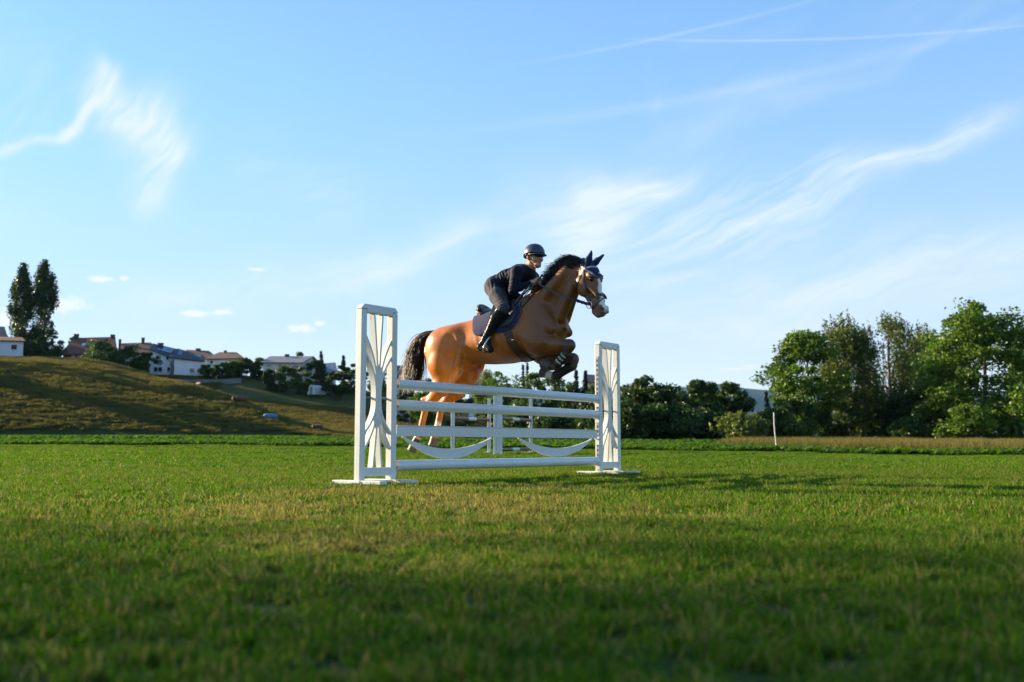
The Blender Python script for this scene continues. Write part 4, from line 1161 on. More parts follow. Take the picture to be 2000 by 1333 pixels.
T('willow_bush', 1443, 806, 88, 74, 'willow', 'rounded yellow-green willow bush at the edge of the dark wood', GM, seed=38, leaves=4500, size=.34, low=.02, cat='bush')
T('spruce_tree', 1498, 765, 150, 24, 'spruce', 'small lone spruce against the blue ridge', GM, seed=39, leaves=1800, size=.40, low=.1)
T('spruce_tree', 1516, 772, 156, 18, 'spruce', 'tiny spruce right beside the lone one near the marker pole', GM, seed=40, leaves=1500, size=.40, low=.1)
# --- centre: bushes and trees seen through and above the jump
GC = 'trees seen through the jump'
cen = [(832, 735, 150, 60, 'ash', 'bright green bush showing between horse tail and hind legs', .02), (950, 714, 170, 46, 'willow', 'pale feathery tree right below the horse flank', .2), (962, 722, 140, 74, 'ash', 'fresh green tree below the horse belly', .02),
       (1008, 728, 136, 78, 'bush', 'rounded green tree below the girth', .0), (1045, 724, 140, 70, 'ash', 'green tree below the folded fore hooves', .0), (1085, 734, 134, 76, 'bush', 'olive green tree just right of the folded fore legs', .0),
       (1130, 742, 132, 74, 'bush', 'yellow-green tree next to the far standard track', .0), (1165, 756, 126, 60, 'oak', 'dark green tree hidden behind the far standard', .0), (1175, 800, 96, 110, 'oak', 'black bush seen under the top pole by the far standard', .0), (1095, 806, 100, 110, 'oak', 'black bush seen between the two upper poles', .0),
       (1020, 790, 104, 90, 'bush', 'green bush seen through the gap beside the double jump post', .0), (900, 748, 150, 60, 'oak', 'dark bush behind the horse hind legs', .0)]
for i, (px, tp_, d, w, st, lb, lw) in enumerate(cen):
    T('garden_tree', px, tp_, d, w, st, lb, GC, seed=50 + i, leaves=4500, size=.36, low=lw)
T('spruce_tree', 1023, 713, 160, 16, 'spruce', 'thin pointed conifer below the horse chest, left of its twin', GC, seed=70, leaves=1500, size=.34, low=.05)
T('spruce_tree', 1033, 710, 160, 22, 'spruce', 'taller pointed conifer below the horse chest, right of its twin', GC, seed=71, leaves=1600, size=.34, low=.05)
T('spruce_tree', 1127, 724, 130, 34, 'spruce', 'spiky spruce left of the far standard, the left one of two', GC, seed=72, leaves=1900, size=.34, low=.05)
T('spruce_tree', 1143, 725, 131, 32, 'spruce', 'spiky spruce closest to the far standard', GC, seed=73, leaves=1900, size=.34, low=.05)
# --- left: poplars and garden trees on the hill
GL = 'trees on the hill'
T('poplar_tree', 33, 530, 218, 50, 'poplar', 'slightly shorter left one of the two tall poplars', GL, seed=81, leaves=8500, size=.5, low=.06)
T('poplar_tree', 75, 516, 220, 58, 'poplar', 'tallest right one of the two tall poplars', GL, seed=82, leaves=10000, size=.5, low=.06)
left = [(92, 650, 214, 66, 'oak', 'dark round bush at the foot of the poplars'), (55, 668, 211, 46, 'oak', 'dark shrub between bungalow and poplars'), (138, 658, 232, 20, 'bush', 'small light shrub left of the red roof'), (205, 664, 206, 74, 'bush', 'green leafy garden tree in front of the red roof'), (250, 677, 206, 72, 'oak', 'dark garden tree between red roof and white house'), (278, 684, 207, 44, 'oak', 'dark shrub touching the white solar house'),
        (400, 712, 208, 22, 'bush', 'light shrub right of the white lower wing'), (428, 707, 206, 34, 'oak', 'dark hedge bush below the hipped roof'), (455, 704, 208, 40, 'bush', 'sunlit hedge bush right of the hipped roof'), (482, 698, 210, 44, 'oak', 'tall dark hedge bush between the two roofs'), (507, 702, 208, 38, 'oak', 'dark hedge bush touching the grey slate roof'),
        (532, 709, 200, 38, 'oak', 'dark bush in front of the cream wall left of its windows'), (560, 711, 199, 36, 'bush', 'round green bush in front of the cream wall'), (592, 708, 200, 38, 'bush', 'green bush at the right corner of the cream house'), (582, 687, 232, 36, 'ash', 'light green tree top rising behind the grey slate roof'),
        (618, 700, 208, 40, 'oak', 'dark bush between cream house and blue roof'), (668, 712, 200, 50, 'oak', 'large dark bush left of the near standard'), (690, 708, 206, 40, 'oak', 'dark bush just behind the near standard'), (648, 726, 198, 36, 'oak', 'dark bush beside the white greenhouse'), (728, 716, 190, 60, 'bush', 'green bush seen through the slats of the near standard'), (790, 742, 176, 40, 'oak', 'dark bush behind the tip of the horse tail')]
for i, (px, tp_, d, w, st, lb) in enumerate(left):
    T('garden_bush', px, tp_, d, w, st, lb, GL, seed=90 + i, leaves=2600, size=.45, low=.0, cat='bush')
T('spruce_tree', 626, 687, 214, 24, 'spruce', 'dark conifer above the white greenhouse', GL, seed=120, leaves=1900, size=.45, low=.05)
T('spruce_tree', 671, 695, 212, 22, 'spruce', 'small dark conifer left of the near standard', GL, seed=121, leaves=1700, size=.45, low=.05)
T('spruce_tree', 745, 700, 205, 22, 'spruce', 'dark conifer behind the slats of the near standard', GL, seed=122, leaves=1700, size=.45, low=.05)
# beyond the left edge: the trees whose long shadows fall down the slope
for i, (x, y, hgt, w) in enumerate(((-112, 189, 15, 10), (-106, 173, 14, 10), (-118, 205, 13, 9), (-150, 190, 17, 13))):
    px = 1000 + FPX * x / y; zb = float(gz(x, y)); tp_ = 872 - (zb + hgt - CAM_H) / y * FPX
    T('hillside_tree', px, tp_, y, w / y * FPX, 'oak', ('broad tree just outside the left edge of the photo', 'tall tree well outside the left edge of the photo', 'low tree on the slope outside the left edge of the photo', 'farthest tree outside the left edge of the photo')[i], GL, seed=130 + i, leaves=3200, size=.6, low=.05)

# unseen birches beyond the left edge, added to darken the near turf with shade
row = ((50, .5, 4.2, 1000, 'thin unseen birch added for shade, nearest the field beyond the left edge'), (62, -1.1, 4.3, 2000, 'second unseen birch added for shade beyond the left edge'), (57, -2.9, 4.5, 4200, 'dense unseen birch added for shade, in the middle of the row'), (66, -4.6, 4.6, 6500, 'tallest unseen birch added for shade beyond the left edge'), (52, -7.0, 4.5, 4500, 'last unseen birch added for shade, level with the camera'))
for i, (D_, y0, rad_, lv, lb) in enumerate(row):
    x, y = TO_SUN.x / math.cos(SUN_EL) * D_, y0 + TO_SUN.y / math.cos(SUN_EL) * D_
    hgt = D_ * math.tan(SUN_EL) + 7.5; zb = float(gz(x, y)); px = 1000 + FPX * x / y; tp_ = 872 - (zb + hgt - CAM_H) / y * FPX
    make_tree('birch_tree', px, tp_, y, 2 * rad_ / y * FPX, 'birch', lb, 'unseen birches added for shade', seed=140 + i, leaves=lv, size=.42, low=.28)

# --- grazing cattle on the shaded slope
CB = Body((-1.2, -.05, -.45), (1.35, 1.55, .45), .04)
CB.cone((-.75, 1.02, 0), (.55, 1.0, 0), .30, .29, 1.0, k=.06, tagname='c')
CB.cone((-.1, .88, 0), (.3, .86, 0), .26, .25, 1.0, k=.06)
for sx, sz in ((-.78, .17), (-.78, -.17), (.52, .16), (.52, -.16)):
    CB.cone((sx, .85, sz), (sx + .02, .42, sz), .13, .07, k=.05); CB.cone((sx + .02, .42, sz), (sx, .03, sz), .06, .055, k=.03)
CB.cone((.6, 1.08, 0), (.98, .78, 0), .20, .13, .8, k=.06); CB.cone((.98, .76, 0), (1.18, .42, 0), .12, .075, .85, k=.04)
for sz in (.14, -.14): CB.cone((.97, .84, sz * .6), (.93, .88, sz * 1.6), .05, .03, k=.02)
CB.cone((-1.02, 1.12, 0), (-1.08, .45, 0), .04, .03, k=.03)
cv, cq = CB.mesh(); cow_me = np_mesh('cow', np.stack([cv[:, 0], -cv[:, 2], cv[:, 1]], 1), cq)
cow_me.materials.append(plain('cow_hide', (.095, .036, .018), .7, .35, 2.2)); cow_me.polygons.foreach_set('use_smooth', np.ones(len(cow_me.polygons), bool))
for (px, py, d, rz, sc, lb) in ((468, 793, 168, 0.15, 1.1, 'brown cow grazing in the middle of the shaded slope'), (388, 759, 186, 2.4, .85, 'small brown cow high on the slope below the white house'), (620, 845, 150, 2.9, .9, 'brown cow at the foot of the slope left of the near standard')):
    d = ground_at(px, py, 140.0); o = obj('cow', cow_me); x = (px - 1000) / FPX * d; o.location = (x, d, float(gz(x, d)) - .02); o.rotation_euler = (0, 0, rz); o.scale = (sc,) * 3
    tag(o, lb, 'cow', 'cattle on the slope')
# ------------------------------------------------------------------ horse
HA = R(28)                                          # heading: to the right of the picture and towards the lens
H_O = Vector((0.0, 10.2, 0.0))
H_U = Vector((math.cos(HA), -math.sin(HA), 0)); H_W = Vector((-math.sin(HA), -math.cos(HA), 0)); H_Z = Vector((0, 0, 1))
EYE = Vector((0, 0, CAM_H))


def HP(px, py, w=0.0, L=None, org=None):
    """photograph pixel -> (u, v, w) in the horse's own frame, on the plane w metres to the right of its middle"""
    d = pix_dir(px, py)
    if L is None:
        t = (w - (EYE - H_O).dot(H_W)) / d.dot(H_W)
    else:
        Lw = H_U * L[0] + H_Z * L[1] + H_W * L[2]
        o = H_O + H_U * org[0] + H_Z * org[1] + H_W * org[2]
        t = (w - (EYE - o).dot(Lw)) / d.dot(Lw)
    p = EYE + d * t - H_O
    return np.array((p.dot(H_U), p.z, p.dot(H_W)))


def H2W(P):
    P = np.asarray(P, float)
    o = np.array(H_O); M = np.array([H_U, H_Z, H_W])
    return P @ M + o


def px_of(Pw):
    """world points -> photograph pixels"""
    Pw = np.asarray(Pw, float) - np.array(EYE)
    f = np.array((0, math.cos(PITCH), math.sin(PITCH))); u = np.array((0, -math.sin(PITCH), math.cos(PITCH)))
    z = Pw @ f
    return np.stack([1000 + FPX * Pw[..., 0] / z, 666.5 - FPX * (Pw @ u) / z], -1)


HB = Body((-1.25, 0.12, -0.46), (1.15, 2.45, 0.46), 0.0105)
# --- trunk: lofted from its back line and belly line
_st = [  # px of station, back line, belly line, half width
    (843, 668, 704, .10), (851, 655, 716, .19), (862, 647, 724, .245), (885, 637.5, 726, .285), (910, 630, 717, .275), (935, 623.5, 711.5, .268),
    (965, 613, 712, .29), (995, 603, 710.5, .30), (1020, 588, 706, .285), (1045, 571, 699, .245), (1070, 572, 688, .215), (1088, 590, 675, .18), (1097, 610, 662, .115), (1102, 622, 652, .065), (1105, 633, 642, .02)]
_us, _tp, _bt, _hw = [], [], [], []
for px, a, b, hw in _st:
    p = HP(px, (a + b) / 2); _us.append(p[0]); _tp.append(HP(px, a)[1]); _bt.append(HP(px, b)[1]); _hw.append(hw)
_us = np.array(_us)
_ug = np.linspace(_us[0], _us[-1], 80)
def _sm(y):
    y = np.interp(_ug, _us, y); k = np.array([1, 2, 3, 2, 1]) / 9
    return np.convolve(np.pad(y, 2, mode='edge'), k, 'valid')
_tp, _bt, _hw = _sm(_tp), _sm(_bt), _sm(_hw)


def trunk_fn(X, Y, Z):
    t = np.interp(X, _ug, _tp); b = np.interp(X, _ug, _bt); w = np.interp(X, _ug, _hw)
    c = (t + b) / 2; h = (t - b) / 2; y = (Y - c) / h
    wl = w * (1 - 0.16 * np.clip(y, -1, 1))
    q = (np.abs(Z / wl) ** 2.2 + np.abs(y) ** 2.2) ** (1 / 2.2)
    d = (q - 1) * np.minimum(wl, h) * 0.95
    rib = np.clip(1 - ((X - .02) / .34) ** 2, 0, 1) * np.clip(1 - ((y + .25) / .55) ** 2, 0, 1)
    d = d + .0032 * rib * np.sin(78 * (X + .35 * (Y - 1.2)))
    return np.maximum(d, np.maximum(_ug[0] - X, X - _ug[-1]) - 0.02)


HB.add(trunk_fn, (_us[0] - .05, _bt.min(), -.34), (_us[-1] + .05, _tp.max(), .34), 0.03, 'trunk')
for s in (1, -1):
    HB.cone(HP(866, 672, .12) * (1, 1, s), HP(893, 664, .13) * (1, 1, s), .165, .15, k=.07, tagname='rump')
    HB.cone(HP(855, 676, .10) * (1, 1, s), HP(860, 712, .12) * (1, 1, s), .12, .14, k=.05, tagname='rump')
    HB.cone(HP(862, 690, .27) * (1, 1, s), HP(868, 735, .27) * (1, 1, s), .022, .018, k=.05, sub=True)
    HB.cone(HP(900, 688, .235) * (1, 1, s), HP(893, 716, .23) * (1, 1, s), .040, .045, k=.02, tagname='rump')
    HB.cone(HP(1055, 606, .165) * (1, 1, s), HP(1079, 643, .19) * (1, 1, s), .050, .045, lat=.7, k=.015, tagname='shoulder')
    HB.cone(HP(1043, 640, .215) * (1, 1, s), HP(1060, 668, .215) * (1, 1, s), .065, .055, lat=.7, k=.015, tagname='shoulder')
    HB.cone(HP(1066, 640, .225) * (1, 1, s), HP(1054, 662, .235) * (1, 1, s), .016, .014, k=.03, sub=True)
    HB.cone(HP(1036, 640, .25) * (1, 1, s), HP(1036, 685, .25) * (1, 1, s), .020, .018, k=.05, sub=True)
    HB.ball(HP(899, 655, .0) + (0, -.02, .19 * s), .07, k=.05, tagname='rump')                       # point of hip
    HB.cone(HP(1052, 600, 0) + (0, 0, .13 * s), HP(1077, 640, 0) + (0, 0, .14 * s), .12, .11, lat=.75, k=.05, tagname='shoulder')
    HB.cone(HP(1080, 643, 0) + (0, 0, .145 * s), HP(1058, 672, 0) + (0, 0, .17 * s), .095, .11, lat=.85, k=.04, tagname='shoulder')
    HB.cone(HP(1070, 625, 0) + (0, 0, .17 * s), HP(1050, 664, 0) + (0, 0, .2 * s), .07, .09, lat=.7, k=.03, tagname='shoulder')
    HB.ball(HP(1082, 644, 0) + (0, 0, .08 * s), .064, k=.035, tagname='shoulder')                   # breast muscle
HB.cone(HP(893, 662, 0) + (0, 0, .215), HP(882, 702, 0) + (0, 0, .255), .06, .075, lat=.6, k=.03, tagname='rump')
HB.cone(HP(893, 662, 0) + (0, 0, -.215), HP(882, 702, 0) + (0, 0, -.255), .06, .075, lat=.6, k=.03, tagname='rump')
for _s in (1, -1): HB.cone(HP(906, 668, 0) + (0, 0, .33 * _s), HP(912, 700, 0) + (0, 0, .33 * _s), .05, .04, k=.06, sub=True)
# --- neck, bending a little to the camera
neck = [((1072, 604), .0, .215, .62), ((1087, 582), .01, .172, .62), ((1103, 562), .03, .147, .62), ((1118, 543), .05, .128, .62), ((1131, 527), .07, .10, .72)]
NP = [HP(*p, w) for p, w, r, l in neck]
for i in range(len(neck) - 1):
    HB.cone(NP[i], NP[i + 1], neck[i][2], neck[i + 1][2], lat=neck[i][3], k=.05, tagname='neck')
HB.cone(HP(1050, 572, 0), HP(1098, 529, .02), .06, .05, lat=.8, k=.06, tagname='neck')                 # crest
for s in (1, -1):
    HB.cone(HP(1124, 556, .06) + (0, 0, .035 * s), HP(1098, 622, 0) + (0, 0, .06 * s), .045, .06, k=.03, tagname='neck')
    HB.cone(HP(1112, 530, .04) + (0, 0, .05 * s), HP(1066, 590, 0) + (0, 0, .1 * s), .06, .08, k=.04, tagname='neck')
# --- head in its own turned plane
HY = R(15)
H_L = np.array((-math.sin(HY), 0, math.cos(HY))); H_F = np.array((math.cos(HY), 0, math.sin(HY)))
H_ORG = NP[-1] + np.array((0.02, 0, 0))
def HH(px, py, w=0.0): return HP(px, py, w, H_L, H_ORG)
def HM(px, py, w):
    """near-side point (w > 0) as seen, or its mirror image on the far side (w < 0)"""
    p = HH(px, py, abs(w)); return p if w >= 0 else p - 2 * abs(w) * H_L
def hcone(a, b, ra, rb, lat=1.0, k=.03, wa=0.0, wb=None, t='head', sub=False):
    HB.cone(HM(*a, wa), HM(*b, wa if wb is None else wb), ra, rb, lat, H_L, k, t, sub)
hcone((1138, 522), (1150, 534), .085, .095, .82, .04)
hcone((1152, 540), (1159, 560), .105, .085, .80, .03)
hcone((1159, 560), (1168, 590), .082, .062, .66, .03)
hcone((1168, 590), (1173, 604), .060, .056, .86, .03)
for s in (1, -1):
    hcone((1137, 553), (1140, 565), .084, .076, .55, .02, .055 * s)                                   # cheek
    hcone((1147, 574), (1160, 599), .042, .036, .7, .025, .035 * s)                                   # lower jaw
    hcone((1152, 538), (1157, 541), .028, .024, 1, .02, .070 * s)                                     # brow
    hcone((1150, 561), (1168, 580), .020, .014, 1, .02, .062 * s)                                     # facial crest
    hcone((1175, 601), (1177, 607), .026, .024, 1, .015, .036 * s)                                    # nostril rim
hcone((1163, 609), (1169, 615), .036, .034, 1.05, .02)                                                # chin, lower lip
hcone((1174, 609), (1176, 613), .040, .034, 1.1, .02)                                                 # upper lip
for s in (1, -1):
    hcone((1178, 603), (1176, 606), .013, .015, 1, .012, .056 * s, t='nostril', sub=True)
    HB.ball(HM(1155, 545.5, .092 * s), .023, k=.012, tagname='', sub=True)
for s in (1, -1): hcone((1163, 612), (1175, 616), .007, .006, 1, .008, .045 * s, t='mouth', sub=True)
# ears, pricked
HB.chain([(HH(1147, 523, .055), .030), (HH(1150, 508, .065), .032), (HH(1155.5, 491, .07), .008)], k=.02, tagname='ear', L=(1, 0, 0.4), lat=.7)
HB.chain([(HH(1155, 520, -.055), .030), (HH(1165, 511, -.075), .030), (HH(1179, 498, -.10), .008)], k=.02, tagname='ear', L=(1, 0, -0.4), lat=.7)
# --- fore legs, folded
def foreleg(s, elbow, knee, cannon, fet, past, cor, sole, ws):
    e, kn, ca, fe, pa, co, so = (HP(*q, w) for q, w in zip((elbow, knee, cannon, fet, past, cor, sole), ws))
    HB.cone(e, e + (kn - e) * .55, .112, .083, lat=.85, k=.05, tagname='forearm')
    HB.cone(e + (kn - e) * .45, kn, .085, .055, lat=.9, k=.03, tagname='forearm')
    HB.cone(e + (kn - e) * .1 + (0, .045, .03 * s), e + (kn - e) * .75 + (0, .02, .02 * s), .055, .035, k=.02, tagname='forearm')
    HB.ball(kn, .060, k=.02, tagname='knee')
    HB.cone(kn, ca, .054, .046, lat=.9, k=.02, tagname='knee')
    HB.cone(ca, fe, .037, .036, lat=.85, k=.02, tagname='cannon')
    bk = (fe - ca) / np.linalg.norm(fe - ca)
    HB.ball(fe, .044, k=.02, tagname='fetlock')
    HB.cone(fe, pa, .038, .034, k=.02, tagname='pastern')
    hoof(pa, co, so, .043, .062)
    return kn, ca, fe
def hoof(pa, co, so, r0, r1):
    HB.cone(pa, co, .036, r0, k=.015, tagname='pastern')
    ax = (so - co); ln = np.linalg.norm(ax); ax = ax / ln
    def fn(X, Y, Z):
        px, py, pz = X - co[0], Y - co[1], Z - co[2]
        t = px * ax[0] + py * ax[1] + pz * ax[2]
        r = np.sqrt(np.maximum(px * px + py * py + pz * pz - t * t, 0))
        rr = r0 + (r1 - r0) * np.clip(t / ln, -.2, 1)
        return np.maximum(np.maximum(r - rr, t - ln), -t - .005)
    lo = np.minimum(co, so) - r1; hi = np.maximum(co, so) + r1
    HB.add(fn, lo, hi, .010, 'hoof')
KR = foreleg(1, (1056, 675), (1112, 675), (1107, 689), (1086, 714), (1079, 717), (1075, 716), (1060, 709), (.15, .14, .13, .10, .09, .09, .08))
KL = foreleg(-1, (1060, 692), (1119, 702), (1119, 714), (1084, 735), (1075, 733), (1069, 731), (1057, 726), (-.14, -.13, -.12, -.10, -.09, -.09, -.09))
# --- hind legs, pushing off
def hindleg(s, hip, thigh, stifle, gas, hock, point, cann, fet, past, cor, sole, w):
    P = lambda q, k=1.0: HP(*q, w * k)
    HB.cone(P(hip, .8), P(thigh, .95), .175, .15, lat=.85, k=.06, tagname='thigh')
    HB.cone(P(thigh, .95), P(stifle), .15, .105, lat=.8, k=.05, tagname='thigh')
    HB.cone(P(thigh, 1.), P(gas, 1.), .14, .105, lat=.72, k=.05, tagname='thigh')
    HB.cone(P(stifle), P(gas), .10, .09, lat=.8, k=.04, tagname='thigh')
    hk = P(hock, .85)
    HB.cone(P(gas, 1.), hk, .098, .050, lat=.72, k=.04, tagname='gaskin')
    HB.cone(P(gas, 1.) * .4 + hk * .6, P(point, .85), .040, .026, lat=.7, k=.02, tagname='gaskin')
    HB.cone(hk, P(point, .85), .046, .028, lat=.8, k=.02, tagname='hock')
    ca, fe, pa, co, so = P(cann, .85), P(fet, .8), P(past, .8), P(cor, .8), P(sole, .8)
    HB.cone(hk, ca, .046, .036, lat=.8, k=.02, tagname='hock')
    HB.cone(ca, fe, .038, .035, lat=.8, k=.02, tagname='hind_cannon' if s > 0 else 'hind_sock')
    HB.ball(fe, .042, k=.02, tagname='hind_fetlock' if s > 0 else 'hind_sock')
    HB.cone(fe, pa, .036, .033, k=.02, tagname='hind_pastern' if s > 0 else 'hind_sock')
    hoof(pa, co, so, .041, .054)
hindleg(1, (872, 676), (868, 712), (885, 722), (863, 754), (841, 785), (827, 781), (831, 800), (820, 847), (814, 858), (811, 864), (804, 882), .17)
hindleg(-1, (880, 672), (898, 712), (918, 733), (892, 760), (866, 791), (855, 787), (861, 803), (852, 846), (849, 853), (848, 857), (845, 872), -.16)
HB.cone(HP(859, 652, 0), HP(846, 655, 0), .045, .032, k=.03, tagname='dock')

_V, _Q = HB.mesh()
_V = smooth_verts(_V, _Q, 2, .5)
H_TAG = HB.tags(_V)
H_N = vert_normals(_V, _Q)
H_V, H_Q = _V, _Q

# --- coat: bay with black points, blaze and white socks
def lerp(a, b, t): return np.asarray(a) * (1 - t)[:, None] + np.asarray(b) * t[:, None]
bay = np.array((.45, .125, .006)); bay_shade = np.array((.20, .070, .018)); black = np.array((.013, .011, .010)); white = np.array((.74, .68, .60)); horn = np.array((.085, .068, .055))
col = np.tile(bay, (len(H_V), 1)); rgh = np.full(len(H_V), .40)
f = np.clip((H_V[:, 0] + .08) / .50, 0, 1); col = lerp(bay, bay_shade, f * .75) if False else np.tile(bay, (len(H_V), 1)) * (1 - .60 * f)[:, None] * np.stack([np.ones_like(f), 1 + .12 * f, 1 + 1.2 * f], 1)  # shade painted into the coat: colour darkens towards shoulder, neck and head
jit = np.sin(H_V[:, 0] * 61 + H_V[:, 1] * 47) * .5 + np.sin(H_V[:, 1] * 83 - H_V[:, 2] * 71) * .5
T = H_TAG
def blend_to(c, m):
    global col
    m = np.clip(m, 0, 1); col = col * (1 - m)[:, None] + np.asarray(c) * m[:, None]
def near(c, r, soft): return np.clip((r + jit * .01 - np.linalg.norm(H_V - np.asarray(c), axis=1)) / soft, 0, 1)
for nm in ('cannon', 'fetlock', 'knee'): blend_to((.080, .043, .025), (T == nm) * .9)
blend_to(black, (T == 'pastern') * 0.85 * (H_V[:, 2] > 0))
blend_to(white, (T == 'pastern') * 0.9 * (H_V[:, 2] < 0) * (H_V[:, 0] > 0))
for kn in (KR[0], KL[0]): blend_to((.065, .036, .021), near(kn, .14, .10) * .8 * (T == 'forearm'))
blend_to(black, (T == 'hind_fetlock') * .85)
blend_to(white, (T == 'hind_sock') * 1.0 * np.clip((.92 + jit * .02 - (H_V[:, 1] + .28)) / .05, 0, 1))
blend_to(white, (T == 'hind_pastern') * .55)
blend_to(black, (T == 'hock') * .35)
blend_to(horn, (T == 'hoof') * 1.0); rgh[T == 'hoof'] = .55
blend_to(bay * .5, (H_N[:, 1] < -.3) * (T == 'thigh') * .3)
hd = H_V - H_ORG; hl = hd @ H_L
_fpx = px_of(H2W(H_V))
face = np.isin(T, ['head', 'nostril', 'mouth']) & ((H_N @ H_F) > .25)
bw = np.interp(_fpx[:, 1], [536, 545, 565, 585, 600, 612], [.004, .022, .028, .034, .045, .03])
blend_to(white, face * np.clip((bw - np.abs(hl - .004) + jit * .004) / .008, 0, 1) * (_fpx[:, 1] < 611))
muz = np.isin(T, ['head', 'mouth']) & (_fpx[:, 1] > 604)
blend_to((.20, .14, .12), muz * .55)
for s in (1, -1): blend_to(black, near(HM(1177.5, 604.5, .05 * s), .022, .012) * .95)
blend_to(black, (T == 'ear') * .9)
for s in (1, -1): blend_to(black, near(HM(1155, 545.5, .085 * s), .034, .015) * .85)
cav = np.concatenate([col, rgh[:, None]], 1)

horse = empty('horse', H_O, 'bay horse with white blaze leaping over the white poles', 'horse')
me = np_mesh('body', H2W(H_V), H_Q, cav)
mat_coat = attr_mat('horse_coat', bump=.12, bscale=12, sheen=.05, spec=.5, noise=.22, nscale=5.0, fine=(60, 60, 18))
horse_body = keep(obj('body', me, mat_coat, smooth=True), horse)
H_BVH = BVHTree.FromPolygons([Vector(v) for v in H2W(H_V)], [tuple(q) for q in H_Q])
for s in (1, -1):
    c = Vector(H2W(HM(1155, 545.5, .072 * s)))
    bm = bmesh.new(); bmesh.ops.create_uvsphere(bm, u_segments=16, v_segments=10, radius=.021); bmesh.ops.translate(bm, verts=bm.verts, vec=c)
    keep(obj('eye', bm, plain('horse_eye', (.012, .008, .006), .06, .1), smooth=True), horse)


# --- hair: tapering strands grown along guides
def strands(name, roots, guides, width, mat, parent, seed=1, n=9):
    """roots: (N,3) world; guides: function i,t -> offset (3,) in world"""
    r = np.random.default_rng(seed)
    V, F = [], []
    for i, p in enumerate(roots):
        pts = [Vector(p) + Vector(guides(i, t)) for t in np.linspace(0, 1, n)]
        w = width * r.uniform(.6, 1.3)
        v, f = tube_geo(pts, [w * (1 - .85 * t ** 1.6) for t in np.linspace(0, 1, n)], 3, cap=False)
        k = len(V); V += v; F += [tuple(a + k for a in q) for q in f]
    return keep(obj(name, (V, F), mat, smooth=True), parent)


mat_hair = plain('horse_hair', (.013, .011, .010), .5, .4, 40, spec=.3)
rh = np.random.default_rng(11)
crest_px = [(1139, 511), (1128, 509), (1116, 512), (1104, 519), (1092, 529), (1080, 541), (1068, 551), (1058, 560)]
crest_w = [.085, .07, .055, .045, .03, .02, .01, 0]
roots, gd = [], []
for j in range(3000):
    t = rh.uniform(0, 1); x = t * 6.999; i = int(x); f = x - i
    px = np.array(crest_px[i]) * (1 - f) + np.array(crest_px[i + 1]) * f; w = crest_w[i] * (1 - f) + crest_w[i + 1] * f
    dn = rh.uniform(0, 1) ** 1.5
    p = HP(px[0] + rh.normal(0, 1.2) + 7 * dn, px[1] + 2 + 10 * dn, w + .035 * rh.uniform(-1, 1) * (1 - dn) + dn * .085)
    lift = np.interp(t, [0, .2, .5, .8, 1], [.07, .12, .13, .10, .04]) * rh.uniform(.6, 1.2)
    back = np.interp(t, [0, .3, .7, .85, 1], [.07, .10, .10, .06, .04]) * rh.uniform(.6, 1.3)
    side = rh.normal(-.02, .05)
    clump = rh.normal(0, .012)
    roots.append(H2W(p)); gd.append((back, lift, side, clump))
def mane_g(i, t):
    b, l, s, c = gd[i]
    q = np.array((-b * t ** 1.25 + c * t, l * (t * 1.25 - .62 * t * t), s * t))
    return H2W(q) - np.array(H_O)
strands('mane', roots, mane_g, .0032, mat_hair, horse, 3)
# forelock is under the bonnet; tail arches off the dock and streams down
tail_line = [(857, 651, 0), (843, 652, 0), (826, 660, .0), (815, 680, .0), (809, 706, .01), (805, 733, .02), (797, 762, .02)]
TL = np.array([HP(a, b, w) for a, b, w in tail_line])
roots, gd2 = [], []
for j in range(2600):
    t0 = .36 * rh.uniform(0, 1) ** 1.3; t1 = rh.uniform(.6, 1.0)
    if rh.random() < .3: t1 = rh.uniform(.8, 1.05)
    off = np.array((rh.normal(0.006, .040), rh.normal(0, .022), rh.normal(0, .036)))
    spread = np.array((rh.normal(0.02, .050), 0, rh.normal(0, .045)))
    ck = int(rh.integers(0, 16)); wav = (ck * 1.7 + rh.normal(0, .6), .009 + .003 * math.sin(ck * 3.1))
    spread = spread * .45 + np.array((math.cos(ck * 2.4), 0, math.sin(ck * 2.4))) * .055 * (.5 + .5 * math.sin(ck * 1.3))
    gd2.append((t0, t1, off, spread, wav)); roots.append((0, 0, 0))
def tail_pt(t):
    x = np.clip(t, 0, 1) * (len(TL) - 1); i = min(int(x), len(TL) - 2); f = x - i
    a, b = TL[i], TL[i + 1]; p0 = TL[max(i - 1, 0)]; p3 = TL[min(i + 2, len(TL) - 1)]
    return .5 * ((2 * a) + (b - p0) * f + (2 * p0 - 5 * a + 4 * b - p3) * f * f + (3 * a - p0 - 3 * b + p3) * f ** 3)
def tail_g(i, t):
    t0, t1, off, sp, wv = gd2[i]
    T_ = t0 + (t1 - t0) * t
    q = tail_pt(T_) + off * (.35 + .65 * t) + sp * (t ** 1.2) * (T_ + .2) + np.array((wv[1] * math.sin(wv[0] + 9 * t), 0, wv[1] * math.cos(wv[0] + 8 * t)))
    return H2W(q)
strands('tail', roots, tail_g, .0046, mat_hair, horse, 5, 11)
# ------------------------------------------------------------------ tack
def cast(px, py, bvh=None):
    d = pix_dir(px, py).normalized()
    h = (bvh or H_BVH).ray_cast(EYE, d)
    if h[0] is None:
        g = EYE + d * 10.0
        h = (bvh or H_BVH).find_nearest(g)
    return h[0], h[1]


def W2H(p):
    q = Vector(p) - H_O
    return np.array((q.dot(H_U), q.z, q.dot(H_W)))


def mirror_body(p):
    q = W2H(p); q[2] = -q[2]; return Vector(H2W(q))


def mirror_head(p):
    q = W2H(p); q = q - 2 * ((q - H_ORG) @ H_L) * H_L; return Vector(H2W(q))


